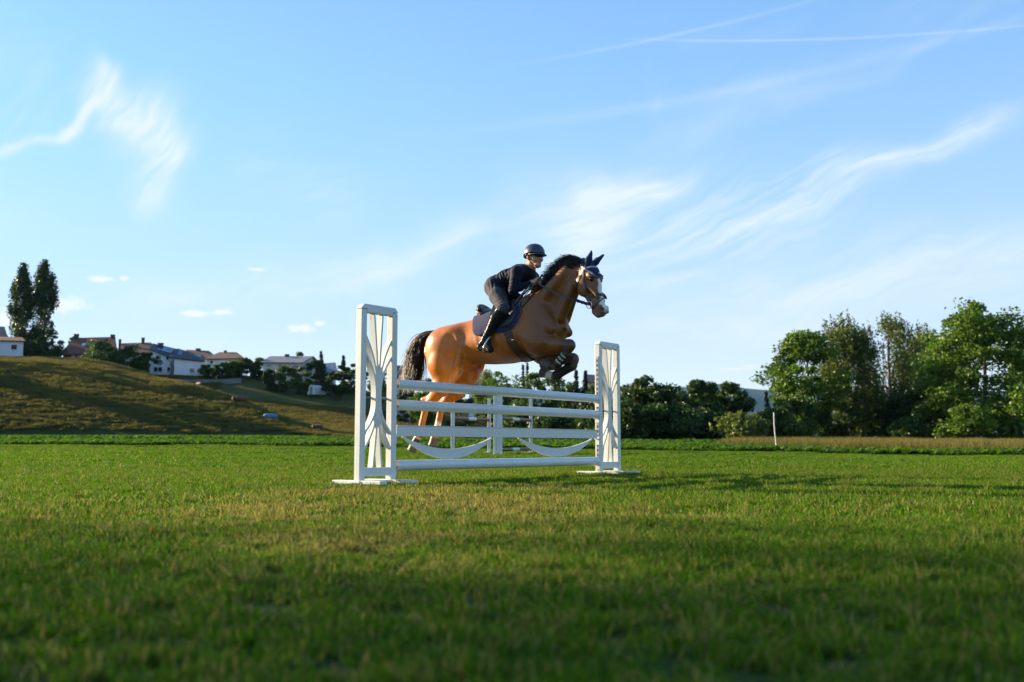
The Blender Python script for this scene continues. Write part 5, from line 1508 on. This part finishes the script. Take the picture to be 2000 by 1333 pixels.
def dens(pts, n):
    """Catmull-Rom through points"""
    P = [np.array(p, float) for p in pts]; out = []
    for i in range(len(P) - 1):
        p0, a, b, p3 = P[max(i - 1, 0)], P[i], P[i + 1], P[min(i + 2, len(P) - 1)]
        for k in range(n):
            f = k / n
            out.append(.5 * ((2 * a) + (b - p0) * f + (2 * p0 - 5 * a + 4 * b - p3) * f * f + (3 * a - p0 - 3 * b + p3) * f ** 3))
    out.append(P[-1]); return out


def strap_geo(P, N, width, thick):
    V, F = [], []
    for i in range(len(P)):
        t = (P[min(i + 1, len(P) - 1)] - P[max(i - 1, 0)]).normalized()
        n = (N[i] - t * N[i].dot(t)).normalized(); s = n.cross(t)
        for a, b in ((-1, -.3), (1, -.3), (1, 1), (-1, 1)):
            V.append(P[i] + s * (width / 2 * a) + n * (thick * b))
    for i in range(len(P) - 1):
        for k in range(4): F.append((i * 4 + k, i * 4 + (k + 1) % 4, i * 4 + 4 + (k + 1) % 4, i * 4 + 4 + k))
    F.append((3, 2, 1, 0)); m = (len(P) - 1) * 4; F.append((m, m + 1, m + 2, m + 3))
    return V, F


def strap_px(pts, width, thick, n=5, mirror=None):
    P, N = [], []
    for q in dens(pts, n):
        h = H_BVH.ray_cast(EYE, pix_dir(*q).normalized())
        if h[0] is None: continue
        P.append(h[0] + h[1] * .002); N.append(h[1])
    for _ in range(2):
        N = [(N[max(i - 1, 0)] + N[i] * 2 + N[min(i + 1, len(N) - 1)]).normalized() for i in range(len(N))]
        P = [P[0]] + [(P[i - 1] + P[i] * 2 + P[i + 1]) / 4 for i in range(1, len(P) - 1)] + [P[-1]]
    if mirror:
        P2 = [mirror(p) for p in P]; N2 = [(mirror(p + n) - mirror(p)) for p, n in zip(P, N)]
        return strap_geo(P2, N2, width, thick)
    return strap_geo(P, N, width, thick)


leather_black = plain('black_leather', (.016, .014, .013), .38, .3, 30, bump=.1, bscale=150)
leather_brown = plain('brown_leather', (.075, .034, .018), .42, .3, 25, bump=.1, bscale=150)
navy_cloth = plain('navy_cloth', (.009, .018, .070), .85, .25, 40, bump=.15, bscale=220)
trim_blue = plain('pale_blue_trim', (.07, .15, .32), .6, .15)
steel = plain('steel', (.62, .62, .60), .22, .1, 30, metallic=1.0)
silver_trim = plain('silver_trim', (.55, .52, .47), .35, .15, 40, metallic=.5)

# --- saddle pad, draped over the back; right side traced, left side its mirror
def surf_w(u, v):
    ws = np.linspace(.45, 0, 91); d = HB.at(np.stack([np.full(91, u), np.full(91, v), ws], -1))
    i = np.argmax(d < 0)
    if d[i] >= 0: return 0.0
    if i == 0: return ws[0]
    f = d[i - 1] / (d[i - 1] - d[i]); return ws[i - 1] + (ws[i] - ws[i - 1]) * f


def drape(topline, botline, n_along, n_down, off, side, ripple=0.0):
    T = dens(topline, n_along); B = dens(botline, n_along)
    V, F = [], []
    m = len(T)
    for i in range(m):
        x = i / (m - 1) * (len(T) - 1)
        p, nn = cast(*B[i]); b = W2H(p)
        t = HP(*T[i], 0.0); t[1] = np.interp(t[0], _ug, _tp)
        for j in range(n_down + 1):
            f = j / n_down
            ff = 1 - (1 - f) ** 1.0
            uu = t[0] + (b[0] - t[0]) * ff
            # walk down the arc of the barrel by angle rather than by height
            cy = np.interp(uu, _ug, (_tp + _bt) / 2); tv = np.interp(uu, _ug, _tp)
            vb = b[1]; ang = math.acos(max(-1, min(1, (vb - cy) / max(tv - cy, 1e-3)))) * ff
            vv = cy + (tv - cy) * math.cos(ang)
            w = surf_w(uu, vv - .004) if f > 0 else 0.0
            q = np.array((uu, vv, w))
            n = np.array((0, math.cos(ang), math.sin(ang)))
            o = off + ripple * (.5 + .5 * math.sin(j * math.pi))
            if ripple and j % 2: o = off + ripple
            q = q + n * o
            q[2] *= side
            V.append(Vector(H2W(q)))
    for i in range(m - 1):
        for j in range(n_down):
            a = i * (n_down + 1) + j
            F.append((a, a + n_down + 1, a + n_down + 2, a + 1) if side > 0 else (a, a + 1, a + n_down + 2, a + n_down + 1))
    edge = [V[j] for j in range(n_down + 1)] + [V[i * (n_down + 1) + n_down] for i in range(1, m)] + [V[(m - 1) * (n_down + 1) + j] for j in range(n_down - 1, -1, -1)]
    return V, F, edge


def solid(me_obj, th, offset=-1):
    md = me_obj.modifiers.new('thickness', 'SOLIDIFY'); md.thickness = th; md.offset = offset
    return me_obj


pad = empty('saddle_pad', H_O, 'quilted navy blue saddle pad with pale edging on the bay horse', 'saddle pad')
p_top = [(931, 624), (942, 619), (957, 614), (975, 608), (993, 601), (1006, 593), (1014, 586)]
p_bot = [(925.5, 645), (931, 655.5), (949, 655), (972, 649.5), (990, 647), (1007, 636), (1018.5, 609)]
for s in (1, -1):
    v, f, e = drape(p_top, p_bot, 6, 40, .014, s, .0055)
    o = keep(obj('quilted_panel', (v, f), navy_cloth, smooth=True), pad); solid(o, .010)
    keep(obj('piping', tube_geo(e, .0045, 6), trim_blue, smooth=True), pad)

# --- saddle
saddle = empty('saddle', H_O, 'brown and black leather jumping saddle under the rider', 'saddle')
f_top = [(958, 612), (975, 606), (992, 599), (1005, 592)]
f_bot = [(972, 628), (981, 640), (998, 637), (1011, 612)]
for s in (1, -1):
    v, f, e = drape(f_top, f_bot, 7, 14, .034, s)
    o = keep(obj('flap', (v, f), leather_black if s else leather_black, smooth=True), saddle); solid(o, .008)
    keep(obj('flap_edge', tube_geo(e[5:-5], .004, 6), leather_brown, smooth=True), saddle)
# knee roll and stirrup leather
for s in (1, -1):
    P = [H2W(HP(a, b, .0) + (0, 0, (surf_w(*HP(a, b, 0)[:2]) + .05) * s)) for a, b in ((1001, 596), (1003, 606), (1000, 618), (993, 627))]
    keep(obj('knee_roll', tube_geo(dens(P, 5), [.012 + .014 * math.sin(math.pi * k / 15) for k in range(16)], 8), leather_brown, smooth=True), saddle)
# seat: a dished surface from pommel to cantle
sv, sf = [], []
prof = [(1008, 583.5, .05), (1001, 586, .085), (991, 592, .10), (979, 598.5, .125), (966, 603, .15), (954, 603.5, .165), (945, 600.5, .15), (939, 597.5, .115), (936, 597.0, .06)]
for a, b, hw in dens([(x, y, h) for x, y, h in prof], 4):
    c = HP(a, b, 0)
    for j in range(13):
        k = (j - 6) / 6
        sv.append(Vector(H2W(c + (0, -.055 * abs(k) ** 2.4 - .012 * abs(k), hw * k))))
m = len(sv) // 13
for i in range(m - 1):
    for j in range(12): sf.append((i * 13 + j, i * 13 + j + 1, i * 13 + 14 + j, i * 13 + 13 + j))
o = keep(obj('seat', (sv, sf), leather_black, smooth=True), saddle); solid(o, .02, 1)
# cantle: upright padded back with the panel beneath
for (x0, y0, x1, y1, r, nm, mt) in ((941, 601, 950, 604, .035, 'cantle', leather_brown), (941, 613, 956, 613, .040, 'panel', leather_brown)):
    a = HP(x0, y0, 0); b = HP(x1, y1, 0)
    P = []
    for k in np.linspace(-1, 1, 15):
        q = a + (b - a) * (k * k); q = q + np.array((0, -.03 * k * k, .15 * k)); P.append(H2W(q))
    keep(obj(nm, tube_geo(P, [r * (1 - .45 * abs(k) ** 3) for k in np.linspace(-1, 1, 15)], 10), mt, smooth=True), saddle)
# girth
P, N = [], []
for q in dens([(990, 640), (993, 652), (999, 668), (1007, 680), (1018, 692), (1033, 704)], 5):
    p, n = cast(*q); P.append(p + n * .006); N.append(n)
for s in (1, -1):
    PP = P if s > 0 else [mirror_body(p) for p in P]
    NN = N if s > 0 else [mirror_body(p + n) - mirror_body(p) for p, n in zip(P, N)]
    keep(obj('girth', strap_geo(PP, NN, .078, .012), leather_brown, smooth=False), saddle)
p, n = cast(1001, 664)
keep(obj('girth_buckle', box_geo(p + n * .016, (.012, .012, .004)), steel), saddle)

# --- bridle
bridle = empty('bridle', Vector(H2W(H_ORG)), 'black leather bridle with noseband on the horse head', 'bridle')
def bstrap(nm, pts, w, t, mt, both=True, n=5):
    keep(obj(nm, strap_px(pts, w, t, n), mt), bridle)
    if both: keep(obj(nm, strap_px(pts, w, t, n, mirror_head), mt), bridle)
bstrap('headpiece', [(1136, 513), (1137.5, 521), (1138.5, 532)], .030, .008, plain('sheepskin', (.60, .56, .50), .9, .15, 60, bump=.4, bscale=200))
bstrap('cheekpiece', [(1138.5, 531), (1141, 545), (1145, 562), (1151, 580), (1152.5, 592)], .016, .005, leather_black)
bstrap('throat_latch', [(1138, 532), (1133, 541), (1128, 553), (1126.5, 566)], .011, .004, leather_black)
bstrap('browband', [(1139.5, 527), (1147, 523), (1158, 522), (1168, 524)], .016, .006, silver_trim, False)
bstrap('noseband', [(1151, 580), (1159, 578), (1168, 577), (1176, 576.5), (1181, 576.5)], .024, .007, leather_black)
bstrap('flash_strap', [(1157, 602), (1163, 596), (1171, 589), (1179, 582)], .012, .005, leather_black)
rings = []
for s in (1, -1):
    p, n = cast(1153, 596)
    c = p + n * .014
    if s < 0: c = mirror_head(c)
    rings.append(c)
    ax = Vector((H_U * H_F[0] + H_W * H_F[2]))
    keep(obj('bit_ring', tube_geo([c + ax * (.034 * math.cos(t)) + H_Z * (.034 * math.sin(t)) for t in np.linspace(0, 2 * math.pi, 17)], .0045, 6, False), steel, smooth=True), bridle)

# --- ear bonnet: cloth over the ears and the brow, coming to a point on the forehead
pxv = px_of(H2W(H_V))
hlat = np.abs((H_V - H_ORG) @ H_L)
hu = ((H_V - H_ORG) @ H_F)
vis = np.isin(H_TAG, ['head', 'ear', '', 'neck'])
# lower edge falls from the browband towards the middle of the face
fr = (H_N @ H_F)
c_tip = HH(1172, 546, 0)
lowv = np.interp(hlat, [0, .03, .06, .09, .12], [HH(1170, 545, 0)[1], HH(1170, 540, 0)[1], HH(1160, 533, 0)[1], HH(1150, 528, 0)[1], HH(1145, 524, 0)[1]])
m = vis & (H_V[:, 0] > HH(1139, 520, 0)[0]) & (H_V[:, 1] > lowv) & (H_V[:, 1] > HH(1150, 548, 0)[1])
m |= (H_TAG == 'ear')
qm = m[H_Q].all(1)
used = np.unique(H_Q[qm]); rem = -np.ones(len(H_V), int); rem[used] = np.arange(len(used))
bon_v = H2W(H_V[used] + H_N[used] * .006); bon_q = rem[H_Q[qm]]
bonnet = empty('ear_bonnet', Vector(H2W(H_ORG)), 'navy blue cloth bonnet over the horse ears and brow', 'ear bonnet')
o = keep(obj('cloth', np_mesh('cloth', bon_v, bon_q), navy_cloth, smooth=True), bonnet)
v, f = strap_px([(1141, 526.5), (1149, 530), (1157, 536), (1164, 541.5), (1169, 544.5)], .008, .009, 5)
keep(obj('edging', (v, f), trim_blue), bonnet)
keep(obj('edging', strap_px([(1141, 526.5), (1149, 530), (1157, 536), (1164, 541.5), (1169, 544.5)], .008, .009, 5, mirror_head), trim_blue), bonnet)
p, n = cast(1168.5, 534)
white_mark = plain('white_mark', (.75, .75, .75), .6, .05)
for k, (a, b) in enumerate(((-.006, .003), (.006, .003), (0, -.004))):
    t = n.cross(H_Z).normalized()
    keep(obj('emblem', box_geo(p + n * .010 + t * a + H_Z * b, (.005, .0035, .002), (t, H_Z, n)), white_mark), bonnet)

# --- brushing boots on the folded fore legs
boot_mat = plain('brushing_boot', (.026, .022, .020), .5, .3, 30, bump=.2, bscale=120)
for nm, (kn, ca, fe), lb in (('r', KR, 'black brushing boot on the fore leg nearer the camera, with pale strap tabs'), ('l', KL, 'black brushing boot on the far fore leg, partly hidden by the near one')):
    a = ca + (fe - ca) * -.05; b = ca + (fe - ca) * .98
    bt = empty('brushing_boot', Vector(H2W(a)), lb, 'horse boot', 'boots on the fore legs')
    P = [H2W(a + (b - a) * t) for t in np.linspace(0, 1, 9)]
    keep(obj('shell', tube_geo(P, [.050, .052, .050, .048, .047, .047, .048, .052, .050], 16), boot_mat, smooth=True), bt)
    if nm == 'r':
        for t0 in (.22, .45, .68):
            c = a + (b - a) * t0; ax = (b - a) / np.linalg.norm(b - a)
            d1 = np.array((0, 0, 1.0)); d1 = d1 - ax * (d1 @ ax); d1 /= np.linalg.norm(d1); d2 = np.cross(ax, d1)
            pp, nn = [], []
            for th in np.linspace(-.9, .5, 8):
                dr = d1 * math.cos(th) + d2 * math.sin(th)
                pp.append(Vector(H2W(c + dr * .050))); nn.append(Vector(H2W(dr)) - H_O)
            keep(obj('strap_tab', strap_geo(pp, nn, .018, .004), plain('pale_tab', (.50, .46, .36), .6, .2)), bt)
# ------------------------------------------------------------------ rider
RB = Body((-.55, .95, -.48), (.62, 2.30, .50), 0.0075)
def both(fn):
    for s in (1, -1): fn(s)
def mw(p, s): p = np.array(p, float); p[2] *= s; return p
pel = HP(969, 558, 0); wai = HP(993, 546, 0); che = HP(1018, 539, 0); upc = HP(1030, 535, 0)
RB.cone(pel, wai, .104, .094, 1.22, k=.04, tagname='top')
RB.cone(wai, che, .098, .112, 1.28, k=.04, tagname='top')
RB.cone(che, upc, .112, .085, 1.45, k=.04, tagname='top')
sh = HP(1009, 532, .185); el = HP(1002, 567, .27); wr = HP(1036, 553.5, .14)
hand_c = HP(1046, 551, .115)
hip = HP(965, 563, .085); kne = HP(983, 602, .335); ank = HP(948, 664, .345)
heel = HP(938, 679, .35); toe = HP(958, 684, .385)
def limb(s):
    S = mw(sh, s); E = mw(el, s); Wt = mw(wr, s)
    RB.cone(mw(upc + (-.03, .01, .03), s), S, .075, .062, k=.04, tagname='top')
    RB.cone(S, S + (E - S) * .5, .058, .052, k=.03, tagname='top'); RB.cone(S + (E - S) * .5, E, .052, .043, k=.02, tagname='top')
    RB.cone(E, E + (Wt - E) * .4, .043, .040, k=.02, tagname='top'); RB.cone(E + (Wt - E) * .4, Wt, .040, .029, k=.02, tagname='top')
    Hc = mw(hand_c, s)
    RB.cone(Wt, Wt + (Hc - Wt) * .4, .022, .024, k=.012, tagname='skin')
    RB.cone(Wt + (Hc - Wt) * .35, Hc, .026, .032, k=.015, tagname='skin')
    fw = (Hc - Wt) / np.linalg.norm(Hc - Wt); lat = np.array((0, 0, 1.0 * s)); up = np.cross(fw, lat) * (-1 if s > 0 else 1); up = up / np.linalg.norm(up)
    if up[1] < 0: up = -up
    for i in range(4):                                              # curled fingers, knuckle - middle joint - tip
        b0 = Hc + fw * .026 + up * (.026 - .018 * i) + lat * .012
        l = (.030, .034, .032, .026)[i]
        b1 = b0 + fw * l * .75 - lat * .012; b2 = b1 - lat * .030 - fw * .004; b3 = b2 - fw * .022
        RB.cone(b0, b1, .0105, .0100, k=.005, tagname='skin'); RB.cone(b1, b2, .0100, .0092, k=.004, tagname='skin'); RB.cone(b2, b3, .009, .008, k=.004, tagname='skin')
    t0 = Hc - fw * .012 + up * .022 - lat * .008; t1 = t0 + fw * .034 + up * .018 - lat * .006; t2 = t1 + fw * .028 - lat * .010 - up * .004
    RB.cone(t0, t1, .0125, .0110, k=.006, tagname='skin'); RB.cone(t1, t2, .0105, .0085, k=.004, tagname='skin')
    Hi = mw(hip, s); K = mw(kne, s); A = mw(ank, s)
    RB.ball(mw(HP(967, 561, .07), s) + (-.005, 0, 0), .100, k=.04, tagname='breech')
    RB.cone(Hi, Hi + (K - Hi) * .45, .092, .084, k=.04, tagname='breech'); RB.cone(Hi + (K - Hi) * .45, K, .088, .062, k=.03, tagname='breech')
    RB.ball(K + (.012, -.005, 0), .058, k=.02, tagname='breech')
    c1 = K + (A - K) * .32 + (-.012, 0, .005 * s)
    RB.cone(K + (A - K) * .06, c1, .060, .058, k=.015, tagname='boot'); RB.cone(c1, A, .058, .041, k=.02, tagname='boot')
    Hl = mw(heel, s); To = mw(toe, s)
    RB.cone(A, Hl + (.01, .02, 0), .043, .034, k=.02, tagname='boot'); RB.ball(Hl, .032, k=.015, tagname='boot')
    RB.cone(A + (.02, -.03, 0), To, .040, .030, k=.025, tagname='boot'); RB.cone(Hl, To, .028, .027, 1.3, k=.02, tagname='boot')
    RB.cone(Hl + (0, -.02, 0), To + (.01, -.012, 0), .017, .013, 2.0, k=.008, tagname='boot')
both(limb)
# neck and head, looking ahead past the camera's right
RY = R(24)
RF = np.array((math.cos(RY), 0, math.sin(RY))); RL = np.array((-math.sin(RY), 0, math.cos(RY))); RU = np.array((0, 1.0, 0))
hc = HP(1043.5, 499.5, .03)
def hp(f, u, l=0.0): return hc + RF * f + RU * u + RL * l
RB.cone(HP(1031, 529, .0), hp(-.018, -.075), .056, .052, k=.025, tagname='skin')
RB.cone(HP(1026, 533, .0), HP(1033, 526, .0), .080, .060, k=.02, tagname='top')
RB.ball(hp(-.005, .01), .084, .88, RL, k=.02, tagname='skin')
RB.cone(hp(.025, -.03), hp(.050, -.098), .070, .036, .88, RL, k=.02, tagname='skin')
RB.cone(hp(.0, -.055, .0), hp(.045, -.105, .0), .058, .030, 1.0, RL, k=.02, tagname='skin')
RB.ball(hp(.070, -.108), .020, 1.3, RL, k=.015, tagname='skin')
RB.cone(hp(.088, -.018), hp(.108, -.052), .009, .0125, k=.01, tagname='skin')
for s in (1, -1):
    RB.ball(hp(.060, -.048, .036 * s), .026, k=.02, tagname='skin')
    RB.ball(hp(.088, -.020, .030 * s), .012, k=.010, sub=True)
    RB.cone(hp(-.012, -.012, .080 * s), hp(-.008, -.050, .076 * s), .016, .011, .5, RL, k=.008, tagname='skin')
RB.cone(hp(.086, -.074, .016), hp(.086, -.074, -.016), .0065, .0065, k=.008, tagname='lip')
RB.cone(hp(.083, -.084, .013), hp(.083, -.084, -.013), .0065, .0065, k=.008, tagname='lip')
RV, RQ = RB.mesh(); RV = smooth_verts(RV, RQ, 1, .5)
RT = RB.tags(RV); RN = vert_normals(RV, RQ)
cmap = {'top': (.008, .010, .022, .7), 'breech': (.048, .045, .056, .8), 'boot': (.012, .012, .013, .20), 'skin': (.52, .30, .19, .5), 'lip': (.42, .20, .15, .45), '': (.5, .3, .2, .5)}
rc = np.array([cmap[t] for t in RT])
for v_ in (1,):   # clean hems: cuffs, collar, waistband, boot tops
    for s in (1, -1):
        Wt = mw(wr, s); E = mw(el, s); ax = (Wt - E) / np.linalg.norm(Wt - E)
        t = (RV - Wt) @ ax; near_w = np.linalg.norm(RV - Wt, axis=1) < .07
        rc[near_w & (t < .0)] = cmap['top']; rc[near_w & (t >= .0)] = cmap['skin']
        K = mw(kne, s); A = mw(ank, s); ax = (A - K) / np.linalg.norm(A - K)
        t = (RV - K) @ ax; nr = np.linalg.norm(RV - K, axis=1) < .16
        nr &= (RV[:, 2] * s > 0)
        rc[nr & (t > .035)] = cmap['boot']; rc[nr & (t <= .035)] = cmap['breech']
wst = (RV - pel) @ ((wai - pel) / np.linalg.norm(wai - pel))
tor = np.isin(RT, ['top', 'breech']) & (np.abs(RV[:, 2]) < .22) & (np.linalg.norm(RV - pel, axis=1) < .30) & (RV[:, 1] > kne[1] + .14)
rc[tor & (wst < .02)] = cmap['breech']; rc[tor & (wst >= .02)] = cmap['top']
# folds of cloth: across the back and waist, at elbow, hip and knee
def folds(c, ax, freq, amp, rad, cross):
    ax = np.array(ax, float); ax /= np.linalg.norm(ax)
    d = RV - c; s_ = d @ ax
    m = np.exp(-(np.linalg.norm(d, axis=1) / rad) ** 2)
    f_ = np.sin(freq * s_ + 2.2 * np.sin(d @ np.array(cross) * 21) + 1.3 * np.sin(s_ * 37))
    return (amp * m * np.sign(f_) * np.abs(f_) ** .7)[:, None] * RN
cl_ = np.isin(RT, ['top', 'breech'])[:, None]
RV = RV + cl_ * (folds(wai + (-.02, .06, .10), wai - pel, 150, .0045, .16, (0, 1, 1)) + folds(che + (-.06, .05, .12), (1, -.5, 0), 130, .0035, .12, (0, 1, 1)) + folds(el, np.array(el) - sh, 170, .004, .09, (1, 0, 1)) + folds(hip + (.05, -.02, .06), (1, .6, 0), 130, .004, .12, (0, 1, 1)) + folds(kne, (.3, -1, 0), 150, .0035, .09, (1, 0, 0)))
RN = vert_normals(RV, RQ)
rider = empty('person', Vector(H2W(pel)), 'person in dark riding clothes and helmet crouched forward on the jumping horse', 'person')
cloth_mat = attr_mat('rider_clothes', bump=.7, bscale=30, sheen=.03, spec=.14, noise=.2, nscale=30, stretch=(.6, .6, 2.2))
keep(obj('body', np_mesh('body', H2W(RV), RQ, rc), cloth_mat, smooth=True), rider)

# helmet: shell, brim, harness
def hw(f, u, l=0.0): return Vector(H2W(hp(f, u, l)))
hv, hf = [], []
nu, nv = 32, 14
for j in range(nv + 1):
    ph = j / nv * math.pi / 2
    for i in range(nu):
        th = 2 * math.pi * i / nu
        cf, cl = math.cos(th), math.sin(th)
        rf = .112 if cf > 0 else .106
        e = math.cos(ph) ** .85
        hv.append(hw(-.004 + rf * cf * e, .006 + .103 * math.sin(ph) ** .9 - .018 * (1 - math.sin(ph)) * (1 if cf < -.2 else 0) * min(1, -cf if cf < 0 else 0), .093 * cl * e))
for j in range(nv):
    for i in range(nu): hf.append((j * nu + i, j * nu + (i + 1) % nu, (j + 1) * nu + (i + 1) % nu, (j + 1) * nu + i))
helmet_mat = plain('matt_helmet', (.020, .030, .050), .38, .15, 20, spec=.6)
hel = keep(obj('helmet', (hv, hf), helmet_mat, smooth=True), rider); solid(hel, .012)
hel['label'] = 'dark blue riding helmet with short peak'
# glossy centre panel over the crown
pv, pf = [], []
for k in range(15):
    ph = R(8 + 150 * k / 14)
    for l in (-1, 0, 1):
        wd = .030 + .012 * math.sin(ph)
        pv.append(hw(-.004 + .114 * math.cos(ph) * 1.0, .010 + .104 * math.sin(ph), l * wd) + (Vector(H2W(hp(.2 * math.cos(ph), .2 * math.sin(ph)))) - hw(0, 0)).normalized() * .003 - H_Z * (.006 if l else 0))
for k in range(14):
    for j in range(2): pf.append((k * 3 + j, k * 3 + j + 1, k * 3 + 4 + j, k * 3 + 3 + j))
keep(obj('helmet_stripe', (pv, pf), plain('gloss_black', (.012, .014, .02), .12, .1, 20, coat=.5), smooth=True), hel)
bv, bf = [], []
for i in range(17):
    th = R(-78 + 156 * i / 16)
    bv.append(hw(.106 * math.cos(th), .010, .091 * math.sin(th))); ext = .045 * max(0, math.cos(th)) ** 1.2 + .006
    bv.append(hw((.106 + ext) * math.cos(th), -.006 - .010 * math.cos(th), (.091 + ext * .5) * math.sin(th)))
for i in range(16): bf.append((2 * i, 2 * i + 1, 2 * i + 3, 2 * i + 2))
o = keep(obj('helmet_peak', (bv, bf), helmet_mat, smooth=True), hel); solid(o, .006)
keep(obj('helmet_rim', tube_geo([hw(-.004 + .112 * math.cos(t), -.002 - (.012 if math.cos(t) < 0 else 0) * -math.cos(t), .095 * math.sin(t)) for t in np.linspace(0, 2 * math.pi, 33)], .007, 6, False), plain('gloss_black', (0, 0, 0)), smooth=True), hel)
for a in (-1, 1): keep(obj('emblem', box_geo(hw(.104, .050, .006 + .010 * a), (.006, .004, .007), (H_U, H_W, H_Z)), white_mark), hel)
for s in (1, -1):
    P = [hw(.010, -.012, .088 * s), hw(.012, -.050, .080 * s), hw(.030, -.090, .060 * s), hw(.060, -.124, .028 * s), hw(.072, -.130, 0)]
    keep(obj('chin_strap', tube_geo(dens(P, 5), .0055, 6), leather_black, smooth=True), rider)
# tinted glasses
for s in (1, -1):
    lv, lf = [], []
    for i in range(7):
        a = i / 6; l = (.006 + .058 * a) * s; f_ = .104 - .030 * a * a
        lv += [hw(f_, -.004, l), hw(f_ + .002, -.036 + .010 * a, l)]
    for i in range(6): lf.append((2 * i, 2 * i + 1, 2 * i + 3, 2 * i + 2))
    o = keep(obj('glasses_lens', (lv, lf), plain('dark_lens', (.02, .014, .010), .08, .05), smooth=True), rider); solid(o, .003)
    keep(obj('glasses_arm', tube_geo([hw(.074, -.008, .064 * s), hw(.03, -.008, .079 * s), hw(-.005, -.010, .084 * s)], .003, 5), plain('dark_lens', (0, 0, 0))), rider)

# --- stirrups hang from the saddle, reins run from hand to bit, whip in the right hand
for s in (1, -1):
    c = (heel * .42 + toe * .58); c = mw(c, s)
    top_ = c + np.array((.045, .125, -.02 * s))
    P = [c + np.array((0.0, -.028, .052 * s)), c + np.array((.01, .02, .062 * s)), c + np.array((.03, .085, .03 * s)), top_, c + np.array((.03, .085, -.045 * s)), c + np.array((.01, .02, -.062 * s)), c + np.array((0, -.028, -.052 * s))]
    P = [H2W(q) for q in P]
    stp = keep(obj('stirrup', tube_geo(dens(P, 4), .0075, 8), steel, smooth=True), saddle)
    tr = box_geo(Vector(H2W(c + np.array((0, -.03, 0)))), (.02, .055, .006), (H_U, H_W, H_Z))
    keep(obj('tread', tr, leather_black), saddle)
    a = H2W(top_); b = H2W(mw(HP(993, 604, 0) + (0, 0, .30), s)); mid = (np.array(a) + np.array(b)) / 2 + (np.array(H_W) * .05 * s)
    P = [Vector(q) for q in dens([a, mid, b], 6)]
    keep(obj('stirrup_leather', strap_geo(P, [H_W * s] * len(P), .026, .005), leather_black), saddle)
def rein_pt(a, b, t, s): return a.lerp(b, t) + Vector((0, 0, -.022 * math.sin(math.pi * t))) + H_W * (s * .05 * math.sin(math.pi * min(1, t * 1.15)) ** .6 if t < .87 else 0)
hands = [Vector(H2W(mw(hand_c, s))) for s in (1, -1)]
for s, ring, hnd in zip((1, -1), rings, hands):
    P = []
    for t in np.linspace(0, 1, 25):
        p = rein_pt(hnd, ring, t, s)
        P.append(p)
    rein = keep(obj('rein', strap_geo(P, [H_W * s] * len(P), .017, .004), plain('rein_leather', (.045, .032, .022), .5, .3, 40)), bridle)
    for t in (.70, .76, .82, .88, .94):
        keep(obj('rein_stop', box_geo(rein_pt(hnd, ring, t, s), (.012, .008, .010)), navy_cloth), bridle)
    sl = [hnd, hnd.lerp(Vector(H2W(mw(HP(1040, 585, 0) + (0, 0, .20), s))), .5) + H_W * (.06 * s), Vector(H2W(mw(HP(1027, 600, 0) + (0, 0, .25), s))), Vector(H2W(mw(HP(1035, 585, 0) + (0, 0, .19), s))), hnd]
    sl = [Vector(q) for q in dens(sl, 7)]
    keep(obj('rein_slack', strap_geo(sl, [H_W * s] * len(sl), .015, .004), plain('rein_leather', (0, 0, 0))), bridle)
wa = Vector(H2W(HP(1057, 540, .10))); wb = Vector(H2W(HP(1001, 607, .37)))
whip = empty('riding_whip', wa, 'thin dark riding whip held in the near hand of the rider', 'whip')
keep(obj('shaft', tube_geo([wa.lerp(wb, t) for t in np.linspace(0, 1, 9)], [.008, .0075, .007, .006, .005, .0045, .004, .004, .0035], 8), plain('whip_shaft', (.06, .055, .05), .35, .2), smooth=True), whip)
keep(obj('knob', tube_geo([wa, wa + (wa - wb).normalized() * .012, wa + (wa - wb).normalized() * .024], [.008, .013, .008], 8), leather_black, smooth=True), whip)
keep(obj('flapper', tube_geo([wb, wb + (wb - wa).normalized() * .05], [.006, .010], 6), plain('pale_tab', (0, 0, 0))), whip)

# --- breastplate strap at the base of the neck
breast = empty('breastplate', Vector(H2W(HP(1050, 600, 0))), 'dark leather breastplate strap across the horse shoulder', 'breastplate')
for mm in (None, mirror_body):
    keep(obj('strap', strap_px([(1020, 600), (1031, 588), (1044, 573), (1056, 561)], .022, .006, 5, mm), leather_black), breast)
# ------------------------------------------------------------------ summer haze: an even, thin air that only the far ridge shows
hm, t, out = new_mat('thin_haze')
pv_ = t.n('ShaderNodeVolumePrincipled'); pv_.inputs['Color'].default_value = (.28, .56, 1.0, 1); pv_.inputs['Density'].default_value = .000022; pv_.inputs['Anisotropy'].default_value = .2
t.l(pv_.outputs[0], out.inputs['Volume'])
hv_, hf_ = box_geo((0, 4300, 268), (10500, 4900, 272))
hz_o = obj('haze', (hv_, hf_), hm); tag(hz_o, 'thin blue summer haze in the air', 'haze', kind='stuff')
